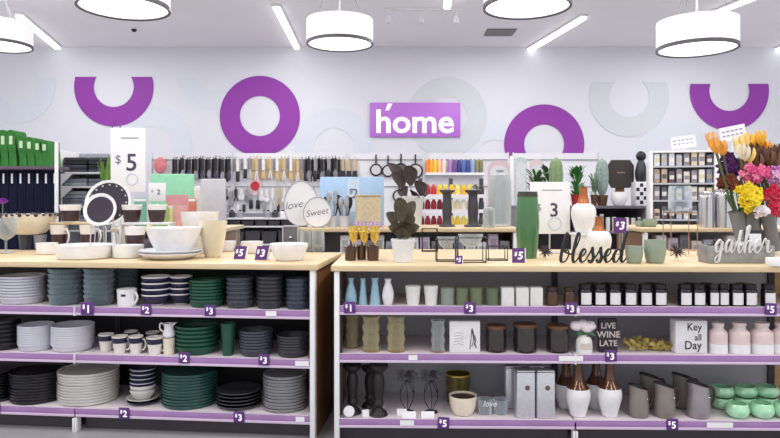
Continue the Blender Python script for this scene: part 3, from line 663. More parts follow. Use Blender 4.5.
def pitcher(px, w, yt, d, m, label, flip=1):
    l, R, H = spot(RF, 3, px, w * .92, yt, d); n = 28
    mb = MB(); rows = [(.82, 0), (.95, .05), (1, .25), (.98, .5), (.9, .75), (.86, 1)]
    vs = []; fs = []
    def top(a): return 1.0 - .16 * (math.cos(a) * .5 + .5)     # mouth slopes up to the back left spout
    for inner in (0, 1):
        for r, z in (rows if not inner else rows[::-1]):
            for k in range(n):
                a = 2 * PI * k / n; rr = R * r - (.004 if inner else 0)
                zz = max(.006 if inner else 0, H * z * (1 if z < .7 else (1 - (z - .7) / .3) + (z - .7) / .3 * top(a)))
                sp = 1 + (.22 * max(0, -math.cos(a)) ** 8 if z > .9 else 0)
                vs.append((rr * math.cos(a) * sp, rr * math.sin(a), zz))
    for i in range(11):
        for k in range(n): fs.append((i * n + k, i * n + (k + 1) % n, (i + 1) * n + (k + 1) % n, (i + 1) * n + k))
    fs += [tuple(range(n)), tuple(range(11 * n, 12 * n))]
    mb.add(vs, fs)
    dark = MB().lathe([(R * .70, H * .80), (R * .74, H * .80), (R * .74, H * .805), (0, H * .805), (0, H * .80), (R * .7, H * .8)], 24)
    rimp = [(R * .84 * math.cos(a) * (1 + .22 * max(0, -math.cos(a)) ** 8), R * .84 * math.sin(a), H * top(a)) for a in [2 * PI * k / n for k in range(n)]]
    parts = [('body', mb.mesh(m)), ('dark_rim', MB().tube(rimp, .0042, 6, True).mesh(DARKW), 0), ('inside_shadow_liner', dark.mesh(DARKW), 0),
             ('handle', MB().tube(sm([(R * .86, 0, H * .74), (R * 1.3, 0, H * .8), (R * 1.55, 0, H * .58), (R * 1.28, 0, H * .34), (R * .94, 0, H * .28)], 5), .0065, 8).mesh(mat(74, 54, 44, .5))),
             ('rivet', MB().ball((R * .5, -R * .86, H * .6), .006).mesh(SILVER))]
    thing(parts, 'pitcher', label, 'pitcher', l, .1, 'grey pitchers with dark rims')
PIT = mat(140, 134, 128, .45, .15)
for px, w, yt, d, lb in [(638.5, 21, 384, .07, 'grey pitcher nearest the white vases'), (664.5, 22, 382, .07, 'grey pitcher in the middle behind the five dollar tag'), (698.5, 24, 381, .07, 'shinier grey pitcher beside the green bowls'), (650, 22, 373, .22, 'dark topped pitcher at the back left of the pitchers'), (683, 23, 373, .22, 'dark topped pitcher at the back right of the pitchers')]:
    pitcher(px, w, yt, d, mat(160, 154, 158, .3, .4) if 'shinier' in lb else PIT, lb)
GIR = mat(178, 232, 192, .14, .15, coat=.6, var=.14, scale=30)
gi = 0
for px, w, yt, d, lb in [(737.5, 22.5, 403, .06, 'front row, left of three'), (762, 23, 402.5, .06, 'front row, second beside the right edge'), (785, 22, 402.5, .06, 'front row, cut off by the edge'), (722, 23, 397, .21, 'back row, leftmost beside the shiny pitcher'), (745, 23, 397, .21, 'back row, second'), (767, 23, 397, .21, 'back row, third')]:
    l, R, H = spot(RF, 3, px, w, yt, d)
    for k in range(2 if d > .1 else 1):
        pr = psm([(0, 0), (R * .55, 0), (R * .9, H * .25), (R, H * .55), (R * .86, H * .92), (R * .8, H)], 3)
        thing([('bowl', MB().lathe(pr + [(max(0, r - .004), max(z, .005)) for r, z in reversed(pr)], 28).mesh(GIR))], 'iridescent_bowl', 'green iridescent glass bowl, ' + lb + (', upper one' if k else ''), 'bowl', (l[0], l[1], l[2] + k * (H + .001)), 0, 'green iridescent bowls')

# ================================================================ price tags on the rails
TAGP = mat(92, 46, 122, .45, var=.02)
def tag(fx, sh, px, digit, label, w=.058, up=.0, tilt=0.0, dd=0):
    q = fx.pos(px, -.0185 - dd); z = (ZSL if fx is LF else ZS)[sh] - .020 + up
    b = MB().box(-w/2, w/2, 0, .003, -w/2, w/2, .002)
    t = plus(text_mb('$', w * .36, .0004, .02, cx=-w * .26, cz=w * .12, y=-.0005), text_mb(digit, w * .6, .0004, .025, cx=w * .1, cz=-w * .04, y=-.0005))
    thing([('plate', b.mesh(TAGP)), ('lettering', t.mesh(LETTER, smooth=False))], 'price_tag', label, 'price tag', (q.x, q.y, z), group='purple price tags on the shelf rails', rot=(0, tilt, fx.a))
for a in [(LF, 1, 87, '1', 'purple one dollar tag below the blue glass bowls', .07), (LF, 1, 146, '2', 'purple two dollar tag below the striped bowls'), (LF, 1, 210, '3', 'purple three dollar tag below the dark green bowls on the top shelf'),
          (LF, 2, 184, '2', 'purple two dollar tag below the deep green bowls on the middle shelf'), (LF, 2, 264, '3', 'purple three dollar tag below the dark grey middle shelf bowls'),
          (LF, 3, 124, '2', 'purple two dollar tag on the bottom rail beside the saucer stack'), (LF, 3, 239, '3', 'purple three dollar tag on the bottom rail before the low black plates'), (LF, 3, -5, '2', 'purple price tag cut off at the left of the bottom rail'),
          (RF, 1, 349.5, '1', 'purple one dollar tag in front of the pale blue vase'), (RF, 1, 470, '3', 'purple three dollar tag in front of the olive candle cups'), (RF, 1, 571, '3', 'purple three dollar tag in front of the amber jar candles'),
          (RF, 1, 771, '5', 'purple five dollar tag on the top rail at the right edge'), (RF, 2, 611, '3', 'purple three dollar tag below the dark word plaque'), (RF, 3, 443.5, '5', 'purple five dollar tag left of the cream ribbed bowl'), (RF, 3, 672.5, '5', 'purple five dollar tag below the grey pitchers')]:
    w = a[5] if len(a) > 5 else .058
    tag(*a[:5], w=w, up=.016 if a[1] == 1 else .02 if (a[1] == 2) else .008, tilt=random.uniform(-.05, .05))
for fx, sh, px, w, lb in [(RF, 2, 571, 24, 'blank white ticket on the middle rail below the white bottle'), (LF, 1, 271, 11, 'small painted white glint on the top rail below the charcoal bowls'), (LF, 2, 302, 14, 'small painted white glint at the right end of the left middle rail'), (RF, 2, 413, 9, 'small painted white glint on the rail above the wire ornaments'), (RF, 1, 575, 9, 'white ticket corner right of the amber jar tag'),  # the small glints are glossy rail highlights put in as white plates
        (LF, 3, 300, 9, 'small white strip at the right end of the left bottom rail'), (RF, 3, 407, 14, 'small white strip on the bottom rail below the wire ornaments'), (RF, 3, 720, 26, 'pale ticket on the bottom rail below the green bowls')]:
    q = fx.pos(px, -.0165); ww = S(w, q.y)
    thing([('ticket', MB().box(-ww/2, ww/2, 0, .0012, -.013, .013).mesh(PAPER))], 'rail_ticket_or_glint', lb, 'ticket', (q.x, q.y, (ZSL if fx is LF else ZS)[sh] - .014), fx.a, 'white tickets on the rails')
# ================================================================ on the left countertop
def place(px, pyb, w, yt, z=ZD, half=True, fx=None):
    """bottom edge seen at pyb on a surface of height z -> location of the centre, radius, height"""
    Y = (EYE - z) * FPX / (pyb - HY)
    if z == ZD: Y = min(Y, (4.36 if px < 325 else 4.2) - (2 if half else 1) * S(w, 4) / 2)
    R = S(w, Y) / 2
    Yc = Y + (R if half else 0); R = S(w, Yc) / 2
    return Vector((X(px, Yc), Yc, z)), R, Z(yt, Yc) - z
def low_dish(px, pyb, w, yt, label, m=WHITE, name='serving_dish', z=ZD, grp=None, cat='dish'):
    l, R, H = place(px, pyb, w, yt, z)
    pr = psm([(0, 0), (R * .8, 0), (R * .93, H * .2), (R, H * .95), (R, H)], 3)
    return thing([('dish', MB().lathe(pr + [(R - .006, H)] + [(max(0, r - .007), max(z_, .007)) for r, z_ in reversed(pr[:-1])], 36).mesh(m))], name, label, cat, l, 0, grp), l, R, H
# the bowl display at the far left
for px, w, lb in [(6, 19, 'clear ribbed goblet at the left edge of the photo'), (-15, 19, 'clear ribbed goblet cut off by the left edge')]:
    l, R, H = place(px, 254, w, 218)
    bl = psm([(R * .12, H * .36), (R * .8, H * .5), (R, H * .75), (R * .95, H)], 4)
    thing([('bowl', MB().lathe([(r * (1 + .03 * (i % 2)), z) for i, (r, z) in enumerate(bl)] + [(r - .004, max(z, H * .38)) for r, z in reversed(bl)], 24).mesh(GVC)), ('stem', MB().lathe(psm([(R * .14, H * .37), (R * .1, H * .2), (R * .2, H * .06), (R * .75, .006), (R * .75, 0), (0, 0)], 4), 20).mesh(GVC))], 'glass_goblet', lb, 'glass', l, 0, 'clear goblets')
l, R, H = place(6, 254, 14, 200)
pf = MB(); ruffle(pf, (0, 0, 0), .04, 14)
thing([('petals', pf.mesh(mat(142, 58, 170, .5))), ('stem', MB().tube([(0, 0, -.16), (0, 0, -.005)], .002).mesh(SAGE))], 'purple_flower', 'purple artificial flower sticking out of the left goblet', 'flower', (l.x - .02, l.y, l.z + H - .02))
for px, lb in [(25, 'dark grey tumbler under the left of the cream scalloped bowl'), (40, 'grey tumbler under the right of the cream scalloped bowl')]:
    l, R, H = place(px, 246, 12, 230)
    b, pr = cup_mb(R, .094, .82)
    mug(l, R, .094, CHAR2 if px == 25 else GREYM, 'grey_tumbler', lb, hang=None, cat='tumbler', group='tumblers under the cream bowl'); zt = l.z + .094 + .003; Yb = l.y
R = S(50, Yb) / 2; H = .135
pr = psm([(0, 0), (R * .42, 0), (R * .6, H * .12), (R * .9, H * .6), (R, H)], 4)
sc_ = MB()
for k in range(22):
    a = 2 * PI * k / 22; sc_.ball((R * .975 * math.cos(a), R * .975 * math.sin(a), H - .004), .015, (.9, .9, .9 if k % 2 else .5), 8, 6)
thing([('bowl', MB().lathe(pr + [(r - .005, max(z, .006)) for r, z in reversed(pr)], 36).mesh(CREAM)), ('scalloped_rim', sc_.mesh(mat(60, 52, 66, .5)))], 'scalloped_bowl', 'large cream bowl with dark scalloped rim on two grey tumblers', 'bowl', (X(30, Yb), Yb, zt))
_, l1, R1, H1 = low_dish(47, 255, 20, 243, 'small white dish left of the large round white dish', grp='white low dishes on the left countertop')
_, l1, R1, H1 = low_dish(85, 260.5, 55, 244.5, 'large round white dish in front of the two mugs', grp='white low dishes on the left countertop')
_, l1, R1, H1 = low_dish(128, 259, 30, 245, 'medium white dish in front of the lower coffee cup', grp='white low dishes on the left countertop')
COF = mat(58, 34, 40, .25, coat=.3); GLZ = mat(238, 234, 230, .3)
l, R, H = place(59, 246, 17, 225); mug(l, R, H, GLZ, 'dark_banded_mug', 'white mug with dark band left of the two behind the round dish', COF, (.06, .62), .72, -.4)
zt = l.z + H; Yt = l.y
l, R, H = place(88, 246, 16, 225); mug(l, R, H, GLZ, 'dark_banded_mug', 'white mug with dark band and its handle toward the upright plates', COF, (.06, .62), .72, 0)
brd = MB().box(X(52, Yt), X(96, Yt), -.035, .035, 0, .016, .004); thing([('board', brd.mesh(PINE))], 'wooden_board', 'narrow pale board bridging the two dark banded mugs', 'board', (0, Yt, max(zt, l.z + H) + .0035))
zc = max(zt, l.z + H) + .0195
R = S(20, Yt) / 2; H = S(17, Yt)
mug(Vector((X(70.5, Yt), Yt, zc)), R, H, GLZ, 'dark_banded_cup', 'white rimmed dark cup on the narrow board', COF, (.04, .68), .8, None, 'cup')
# white riser with two cups, one below
Yr = 3.98; rx0, rx1 = X(123, Yr), X(173, Yr)
rs = MB().box(rx0, rx1, -.06, .06, Z(222.5, Yr) - ZD - .012, Z(222.5, Yr) - ZD, .003); rs2 = [MB().box(x0, x0 + .012, -.06, .06, 0, Z(222.5, Yr) - ZD - .012, .002) for x0 in (rx0, rx1 - .012)]
thing([('top', rs.mesh(WHITE)), ('side', rs2[0].mesh(WHITE)), ('side', rs2[1].mesh(WHITE))], 'display_riser', 'low white riser carrying two dark cups beside the upright plates', 'riser', (0, Yr, ZD))
for px, w, lb in [(132, 20, 'dark coffee coloured cup with pale rim, left one on the white riser'), (157, 19, 'dark coffee coloured cup with pale rim, right one on the white riser')]:
    mug(Vector((X(px, Yr - .01), Yr - .01, Z(222.5, Yr))), S(w, Yr) / 2, S(17.5, Yr), GLZ, 'coffee_cup', lb, COF, (.03, .72), .72, None, 'cup', 'dark cups with pale rims')
l, R, H = place(135, 256, 20, 227); mug(l, R, H, GLZ, 'coffee_cup', 'dark coffee coloured cup with pale rim below the white riser', COF, (.03, .72), .8, None, 'cup', 'dark cups with pale rims')
# upright plates on wire easels
def upright_plate(px, py, w, Y, rim, center, label, chk):
    R = S(w, Y) / 2; tilt = .22
    pl = MB().lathe([(0, 0), (R * .7, 0), (R, .014), (R, .019), (R * .7, .006), (0, .006)], 40)
    ce = MB().lathe([(0, .0062), (R * (.80 if not chk else .88), .0062 + .0), (R * (.80 if not chk else .88), .0142 if chk else .0112), (0, .0072)], 36)
    parts = [('plate', pl.mesh(rim)), ('centre', ce.mesh(center), 0)]
    if chk:
        ck = MB()
        for k in range(16):
            a = 2 * PI * k / 16
            ck.add([(R * r * math.cos(a + d), R * r * math.sin(a + d), .0152 - (.82 - r) * .03) for r, d in ((.66, -.035), (.82, -.05), (.82, .05), (.66, .035))], [(0, 1, 2, 3)])
        parts.append(('rim_pattern', ck.mesh(chk), 0))
    p = P(px, py, Y)
    o = thing(parts, 'display_plate', label, 'plate', p, rot=(PI / 2 - tilt, 0, .0), group='plates standing upright on easels')
    low = p.z - R * math.cos(tilt); e = MB(); yb = -R * math.sin(tilt) + .01
    for s in (-1, 1):
        x = s * R * .45
        e.tube([(x, yb - .035, .03 + low - ZD - .028), (x, yb - .03, low - ZD - .006), (x, yb + .03, low - ZD - .006), (x, .04, p.z - ZD + R * .2), (x * 1.2, .11, 0)], .003)
        e.tube([(x, yb - .02, low - ZD - .006), (x * 1.1, yb - .03, .0)], .003)
    e.tube([(-R * .45, .04, p.z - ZD), (R * .45, .04, p.z - ZD)], .003)
    thing([('easel', e.mesh(mat(206, 206, 210, .3, .6)))], 'plate_easel', 'pale wire easel under the ' + label, 'easel', (p.x, p.y, ZD))
upright_plate(101, 210, 33, 3.85, WHITE, mat(52, 38, 56, .3), 'smaller white rimmed plate with dark centre', None)
upright_plate(109, 203, 46, 4.0, WHITE, mat(46, 36, 52, .3), 'larger white rimmed dark plate with pale checks behind', mat(196, 190, 200, .4))
# bowls on plates, bowls behind
l, R, H = place(171, 261.5, 62, 247)
zz = ZD
for k, lb in enumerate(['bottom white dinner plate under the big white bowl', 'upper white dinner plate under the big white bowl']):
    thing([('plate', MB().lathe([(0, 0), (R * .6, 0), (R * .98, .03), (R, .034), (R * .97, .036), (R * .6, .007), (0, .007)], 40).mesh(mat(216, 220, 228, .35) if k else WHITE))], 'dinner_plate', lb, 'plate', (l.x, l.y, zz), group='white plates under the big bowl'); zz += .016
def big_bowl(px, w, Y, z, yt, m, label):
    R = S(w, Y) / 2; H = Z(yt, Y) - z; pr = psm([(0, 0), (R * .5, 0), (R * .62, H * .1), (R * .86, H * .55), (R, H)], 4)
    thing([('bowl', MB().lathe(pr + [(max(0, r - .006), max(q, .006)) for r, q in reversed(pr)], 40).mesh(m))], 'salad_bowl', label, 'bowl', (X(px, Y), Y, z), group='large pale bowls on the left countertop')
big_bowl(174, 54, l.y, zz - .006, 227.5, WHITE, 'big white bowl on two plates in front')
big_bowl(200, 37, 4.0, ZD, 212, GLZ, 'tall white bowl behind the big bowl on plates')
big_bowl(213, 28, 3.74, ZD, 221, glass(240, 230, 206, .6), 'cream bowl at the right behind the big bowl on plates')
for px, pyb, w, yt, lb in [(228, 252, 16, 241, 'small white bowl left of the five dollar card'), (252, 254, 22, 241.5, 'small white bowl between the two purple cards'), (289, 262, 38, 243.5, 'white bowl at the end of the left countertop')]:
    l, R, H = place(px, pyb, w, yt); pr = psm([(0, 0), (R * .6, 0), (R * .75, H * .15), (R * .95, H * .7), (R, H)], 4)
    thing([('bowl', MB().lathe(pr + [(max(0, r - .004), max(q, .005)) for r, q in reversed(pr)], 36).mesh(WHITE))], 'white_bowl', lb, 'bowl', l, 0, 'white bowls by the purple cards')
def card_tag(px, pyb, Y, digit, label, w=.062, shear=.2, zb=ZD, lift=0):
    b = MB().prism([(-w/2, 0), (w/2, 0), (w/2 + w * shear, w * 1.15), (-w/2 + w * shear, w * 1.15)], 0, .002)
    t = plus(text_mb('$', w * .38, .0004, .02, .2, cx=-w * .2, cz=w * .68, y=-.0005), text_mb(digit, w * .62, .0004, .025, .2, cx=w * .16, cz=w * .56, y=-.0005))
    st = MB().prism([(w/2 + .001, 0), (w/2 + .005, 0), (w/2 + w * shear + .005, w * 1.15), (w/2 + w * shear + .001, w * 1.15)], -.001, .03)
    parts = [('card', b.mesh(TAGP)), ('lettering', t.mesh(LETTER, smooth=False)), ('holder', st.mesh(WHITE))]
    if lift: parts.append(('stem', MB().tube([(0, .004, -lift), (0, .004, w * .5)], .0025).mesh(GREYM))); parts.append(('stem_base', MB().lathe([(0, -lift), (.025, -lift), (.025, -lift + .004), (0, -lift + .004)], 16, (0, .004, 0)).mesh(GREYM)))
    thing(parts, 'price_card', label, 'price card', (X(px, Y), Y, zb + lift), rot=(-.12 if not lift else 0, 0, 0), group='purple price cards on the countertops')
card_tag(239, 254, 3.6, '5', 'purple five dollar card on the left countertop')
card_tag(260.5, 256, 3.55, '3', 'purple three dollar card beside the end white bowl', .066)
# wire frame box and glass dishes at the end
l, R, H = place(291, 243, 15, 226, half=False)
fr = MB(); w = R; 
for s in (-1, 1):
    for y in (0, .05): fr.box(s * w - .003, s * w + .003, y - .003, y + .003, 0, H)
for zq in (.003, H):
    for y in (0, .05): fr.box(-w, w, y - .003, y + .003, zq - .003, zq + .003)
thing([('frame', fr.mesh(mat(210, 210, 212, .3, .4))), ('panel', MB().box(-w, w, .02, .024, .004, H - .004).mesh(mat(120, 118, 122, .4))), ('knob', MB().ball((0, .01, H * .5), .014).mesh(SILVER))], 'metal_frame_box', 'small silver framed box behind the end white bowl', 'box', (l.x, l.y - .03, ZD))
for i, (px, w) in enumerate([(306, 12), (318, 13)]):
    l, R, H = place(px, 252, w, 231)
    thing([('glass', MB().lathe(psm([(0, 0), (R * .9, 0), (R, H * .3), (R * .95, H)], 4) + [(R * .9, H), (R * .92, H * .3), (0, .008)], 24).mesh(GVC))], 'ribbed_glass', 'ribbed clear glass at the back corner, %s one' % ['left', 'right'][i], 'glass', l, 0, 'ribbed glasses at the corner')
# big price cards on stands
def stand_card(px, y0, y1, w, Y, zb, big, label, small='$', ring_=False, hdr=True, dec=True):
    W = S(w, Y); z0, z1 = Z(y1, Y) - zb, Z(y0, Y) - zb; h = z1 - z0
    parts = [('card', MB().box(-W/2, W/2, 0, .004, z0, z1, .001).mesh(PAPER)),
             ('numeral', text_mb(big, h * .27, .0006, .012, cx=W * .1, cz=z0 + h * (.46 if dec else .5), y=-.0005).mesh(mat(70, 62, 84, .6, var=0), smooth=False), 0),
             ('currency_sign', text_mb(small, h * .15, .0006, 0, cx=-W * .28, cz=z0 + h * (.5 if dec else .54), y=-.0005).mesh(mat(120, 114, 130, .6, var=0), smooth=False), 0)]
    if hdr: parts.append(('header_line', MB().box(-W * .2, W * .3, -.001, 0, z0 + h * .83, z0 + h * .85).mesh(mat(150, 150, 156, .6)), 0))
    if dec: parts.append(('loop_motif', MB().tube([(W * .12 + W * .16 * math.cos(t), -.001, z0 + h * .2 + W * .16 * math.sin(t)) for t in [2 * PI * k / 20 for k in range(20)]], .005, 6, True).mesh(mat(206, 216, 228, .6)), 0))
    parts.append(('pole', MB().tube([(0, .009, .004), (0, .009, z1 - .01)], .005, 8).mesh(mat(210, 210, 212, .3, .5))))
    parts.append(('base', MB().box(-.05, .05, -.04, .06, 0, .005, .002).mesh(mat(210, 210, 212, .3, .5))))
    if ring_: parts.append(('hook_ring', MB().tube([(-.08 + .026 * math.cos(t), .009, z1 + .006 + .026 * math.sin(t)) for t in [PI * .0 + PI * 2 * k / 16 for k in range(16)]], .004, 6, True).mesh(mat(120, 60, 140, .4))))
    return thing(parts, 'price_stand', label, 'price sign', (X(px, Y), Y, zb))
stand_card(128, 128, 192, 35, 4.2, ZD, '5', 'tall white five dollar card on a stand behind the upright plates', ring_=True)
stand_card(550, 182, 234, 40, 4.0, ZD, '3', 'white three dollar card on a stand behind the green vase')
stand_card(157, 183, 201, 17, 5.04, ZD2, '2', 'small white two dollar card in front of the green board', hdr=False, dec=False)

# ================================================================ on the right countertop
for i, (px, w, d_) in enumerate([(350.5, 12.5, 0), (361.5, 11, .05), (373, 13, 0)]):
    l, R, H = place(px, 261, w, 246)
    l.y += d_; l.x = X(px, l.y)
    b, pr = cup_mb(R, H, .88, .003)
    thing([('glass', b.mesh(BROWNG)), ('candle', MB().lathe([(0, .004), (R * .7, .004), (R * .7, H * .6), (0, H * .6)], 18).mesh(mat(70, 48, 36, .5)))], 'votive_glass', 'dark brown votive glass, %s of three at the left end of the right countertop' % ['left one', 'middle one', 'right one'][i], 'candle holder', l, 0, 'brown votive glasses')
for i, (px, w) in enumerate([(353.5, 8.4), (364, 8.4), (374.5, 8.4)]):
    Y = 3.74; R = S(w, Y) / 2; zb = ZD; H = Z(226, Y) - zb
    st = MB().lathe(psm([(0, 0), (R * .8, 0), (R * .8, .006), (R * .15, .014), (R * .15, H * .4), (R * .3, H * .46), (R, H * .62), (R * .92, H), (R * .84, H), (R * .9, H * .64), (0, H * .5)], 2), 20)
    bd_ = MB()
    for k in range(8):
        a = 2 * PI * k / 8; bd_.ball((R * .98 * math.cos(a), R * .98 * math.sin(a), H * .8), R * .28, (1, 1, 1.5), 8, 6)
    thing([('goblet', st.mesh(GOLD)), ('beading', bd_.mesh(mat(222, 190, 96, .25, .8)))], 'gold_goblet', 'gold beaded goblet, %s of three behind the brown votive glasses' % ['left', 'middle', 'right'][i], 'candle holder', (X(px, Y), Y, zb), 0, 'gold beaded goblets')
def pot_plant(l, R, H, potm, leaves, lm, label, seed, lw=.05):
    random.seed(seed)
    pot = MB().lathe(psm([(0, 0), (R * .72, 0), (R * .78, H * .1), (R * .95, H * .85), (R, H * .9), (R, H)], 2) + [(R * .9, H), (R * .88, H * .85), (0, H * .8)], 30)
    soil = MB().lathe([(0, H * .82), (R * .88, H * .82), (R * .88, H * .86), (0, H * .88)], 20)
    fo = MB(); stm = MB()
    for (dx, dy, dz, w) in leaves:
        tip = Vector((dx, dy, H + dz)); ba = Vector((dx * .15, dy * .15, H * .86)); mid = ba.lerp(tip, .35) + Vector((0, 0, dz * .08))
        stm.tube([ba, mid], .0025, 5); fo.leaf(mid, tip, w, Vector((0, 0, .02)) + Vector((dx, dy, 0)) * -.08, Vector((-dx * .5, -1, .25)), 9, .28)
    thing([('pot', pot.mesh(potm)), ('soil', soil.mesh(mat(60, 44, 36, .9))), ('stems', stm.mesh(mat(96, 84, 60, .6))), ('foliage', fo.mesh(lm))], 'potted_plant', label, 'plant', l)
    random.seed(11)
l, R, H = place(403, 263, 24, 239)
pot_plant(l, R, H, mat(222, 222, 224, .45), [(-.075, -.03, .07, .055), (-.02, -.05, .22, .075), (.045, -.03, .13, .075), (.085, 0, .07, .06), (-.085, .02, .14, .06), (.01, -.06, .09, .08), (.06, .04, .2, .06), (-.04, -.06, .05, .06), (.03, -.07, .05, .06)],
          mat(74, 66, 48, .4, var=.4, scale=30), 'broad leaved dark plant in a white pot beside the wire stands', 3)
Y = 5.2; l = Vector((X(413, Y), Y, ZD2)); R = S(22, Y) / 2; H = Z(196, Y) - ZD2
pot_plant(l, R, H, mat(206, 206, 204, .5), [(-.17, -.05, .18, .10), (-.04, -.06, .24, .12), (.10, -.04, .10, .12), (-.12, 0, .04, .1), (.03, -.1, .02, .1), (-.20, 0, .26, .09), (.12, .02, .02, .08)],
          mat(62, 48, 48, .45, var=.3, scale=30), 'brown leaved plant in a tall pale pot behind the dark plant', 5)
# wire stands with glass bowls
def wire_stand(px, pyb, w, yt, label, bowl=True):
    l, R, H = place(px, pyb, w, yt, half=False); dp = min(.12, R * 1.6); fr = MB(); r = .003
    for y in (0, dp):
        fr.tube([(-R, y, r), (-R, y, H), (R, y, H), (R, y, r)], r, 6); fr.tube([(-R, y, r), (R, y, r)], r, 6)
    for x in (-R, R):
        for z in (r, H): fr.tube([(x, 0, z), (x, dp, z)], r, 6)
    thing([('frame', fr.mesh(WIRE))], 'wire_stand', label, 'stand', l, 0, 'black wire stands')
    if bowl:
        q = min(R * .92, dp * .49) * 1.0; rr = R * .92; hb = H * .5
        pr = psm([(0, 0), (rr * .4, 0), (rr * .8, hb * .4), (rr, hb)], 4)
        sy = (dp * .48) / rr
        thing([('bowl', MB().lathe(pr + [(max(0, x - .003), max(z, .004)) for x, z in reversed(pr)], 28, sy=min(1, sy)).mesh(GVC))], 'glass_bowl', 'clear glass bowl resting in the ' + label.replace('black ', ''), 'bowl', (l.x, l.y + dp / 2, l.z + H * .62), 0, 'glass bowls in wire stands')
wire_stand(447, 262, 20, 240, 'black wire stand left of the small purple tag')
wire_stand(472, 263, 28, 238, 'black wire stand widest of the four')
wire_stand(498, 261, 19, 247, 'low black wire stand beside the green vase', False)
wire_stand(430, 252, 15, 229, 'black wire stand tucked behind the left one', False)
q = place(458.5, 266, 10, 255, half=False)[0]; card_tag(458.5, 266, 3.34, '5', 'small purple price card leaning at the front of the wire stands', .036, .1)
l, R, H = place(527.5, 259, 23, 192)
pr = psm([(0, 0), (R * .72, 0), (R * .8, H * .04), (R * .98, H * .4), (R, H * .62), (R * .88, H * .9), (R * .8, H)], 4)
thing([('body', MB().lathe(pr + [(R * .7, H), (R * .78, H * .9), (R * .85, H * .5), (0, H * .05)], 36).mesh(mat(70, 118, 72, .2, coat=.5, var=.1, scale=6))), ('dark_rim', MB().lathe([(R * .7, H * .985), (R * .86, H * .93), (R * .9, H * .93), (R * .83, H * 1.004), (R * .7, H * 1.004)], 32).mesh(mat(66, 62, 56, .4, .4)))],
      'green_vase', 'tall green glass vase with a dark rim', 'vase', l)
card_tag(518.5, 258, 3.40, '5', 'purple five dollar card leaning on the green vase', .066, .02)
def star(px, py, R, Y, label):
    mb = MB(); random.seed(4)
    for i in range(34):
        u = random.uniform(-1, 1); a = random.uniform(0, 2 * PI); s = math.sqrt(1 - u * u); v = Vector((s * math.cos(a), s * math.sin(a), u)); q = R * random.uniform(.75, 1)
        mb.tube([v * R * .15, v * q], [.0045, .001], 5)
    thing([('core', MB().ball((0, 0, 0), R * .28).mesh(mat(58, 44, 48, .5))), ('spikes', mb.mesh(mat(64, 48, 54, .5)))], 'spiky_ornament', label, 'ornament', (X(px, Y), Y, ZD + R * .93), 0, 'dark spiky ball ornaments')
    random.seed(12)
star(545, 248, .048, 3.58, 'dark spiky ball ornament left of the script word')
star(677, 252, .054, 3.52, 'dark spiky ball ornament left of the grey tray')
# script word
LET = {'b': [(.0, .35), (.22, .9), (.45, 1.75), (.42, 2.2), (.28, 2.0), (.16, 1.2), (.1, .35), (.2, .02), (.48, .1), (.66, .55), (.55, .95), (.36, .8), (.6, .68), (.85, .62)],
       'l': [(0, .5), (.3, 1.1), (.5, 1.8), (.45, 2.2), (.3, 2.0), (.18, 1.1), (.16, .3), (.28, .0), (.48, .14), (.62, .4)],
       'e': [(0, .4), (.3, .5), (.48, .8), (.34, 1.0), (.14, .7), (.12, .25), (.28, .0), (.5, .12), (.66, .4)],
       's': [(0, .4), (.22, .85), (.3, 1.12), (.34, .8), (.46, .4), (.38, .03), (.15, .0), (.1, .16), (.3, .12), (.62, .4)],
       'd': [(.58, .8), (.36, 1.0), (.12, .6), (.14, .12), (.34, .02), (.56, .4), (.72, 1.2), (.92, 2.1), (.95, 2.3), (.82, 2.0), (.68, .9), (.7, .15), (.85, .02), (1.05, .3)],
       'g': [(.55, .85), (.35, 1.0), (.12, .6), (.18, .1), (.4, .15), (.58, .85), (.52, .1), (.45, -.6), (.25, -.75), (.15, -.5), (.4, -.1), (.75, .35)],
       'a': [(.55, .85), (.35, 1.0), (.12, .6), (.18, .08), (.4, .2), (.56, .95), (.54, .2), (.66, .02), (.85, .35)],
       't': [(0, .35), (.2, 1.0), (.32, 1.75), (.26, .9), (.28, .15), (.42, .0), (.62, .35)],
       'h': [(0, .4), (.26, 1.1), (.42, 1.9), (.34, 2.1), (.22, 1.6), (.16, .0), (.24, .6), (.44, .95), (.54, .7), (.52, .15), (.64, .0), (.82, .35)],
       'r': [(0, .4), (.16, .95), (.24, 1.1), (.3, .92), (.5, .92), (.48, .4), (.54, .05), (.7, .05), (.85, .3)]}
ADV = {'b': .84, 'l': .6, 'e': .64, 's': .62, 'd': 1.0, 'g': .75, 'a': .85, 't': .6, 'h': .8, 'r': .85}
def script(word, width, r0, r1, depth=1.0, shear=.12):
    mb = MB(); x = 0; tot = sum(ADV[c] for c in word); k = width / tot; chain = []
    for c in word:
        pts = LET[c]
        if chain and c in 'lestshr': chain += [(px + x, pz) for px, pz in pts[1:]]
        else:
            if chain and len(chain) > 1: strokes.append(chain)
            else: strokes = []
            chain = [(px + x, pz) for px, pz in pts]
        x += ADV[c]
    strokes.append(chain)
    for ch in strokes:
        P3 = sm([((px + pz * shear) * k, 0, pz * k) for px, pz in ch], 5); rr = []
        for i in range(len(P3)):
            d = P3[min(i + 1, len(P3) - 1)] - P3[max(i - 1, 0)]
            v = abs(d.z) / (d.length + 1e-9) if d.z < 0 else .15
            rr.append(r0 + (r1 - r0) * v)
        mb.tube(P3, rr, 8)
    z0 = min(v[2] for v in mb.v); mb.v = [(x, y * depth, z - z0) for x, y, z in mb.v]
    return mb
Y = 3.37; wd = S(66, Y)
thing([('lettering', script('blessed', wd, .0034, .0088).mesh(BLACK))], 'script_word_sign', 'black cut out script word blessed standing on the countertop', 'sign', (X(559, Y), Y, ZD))
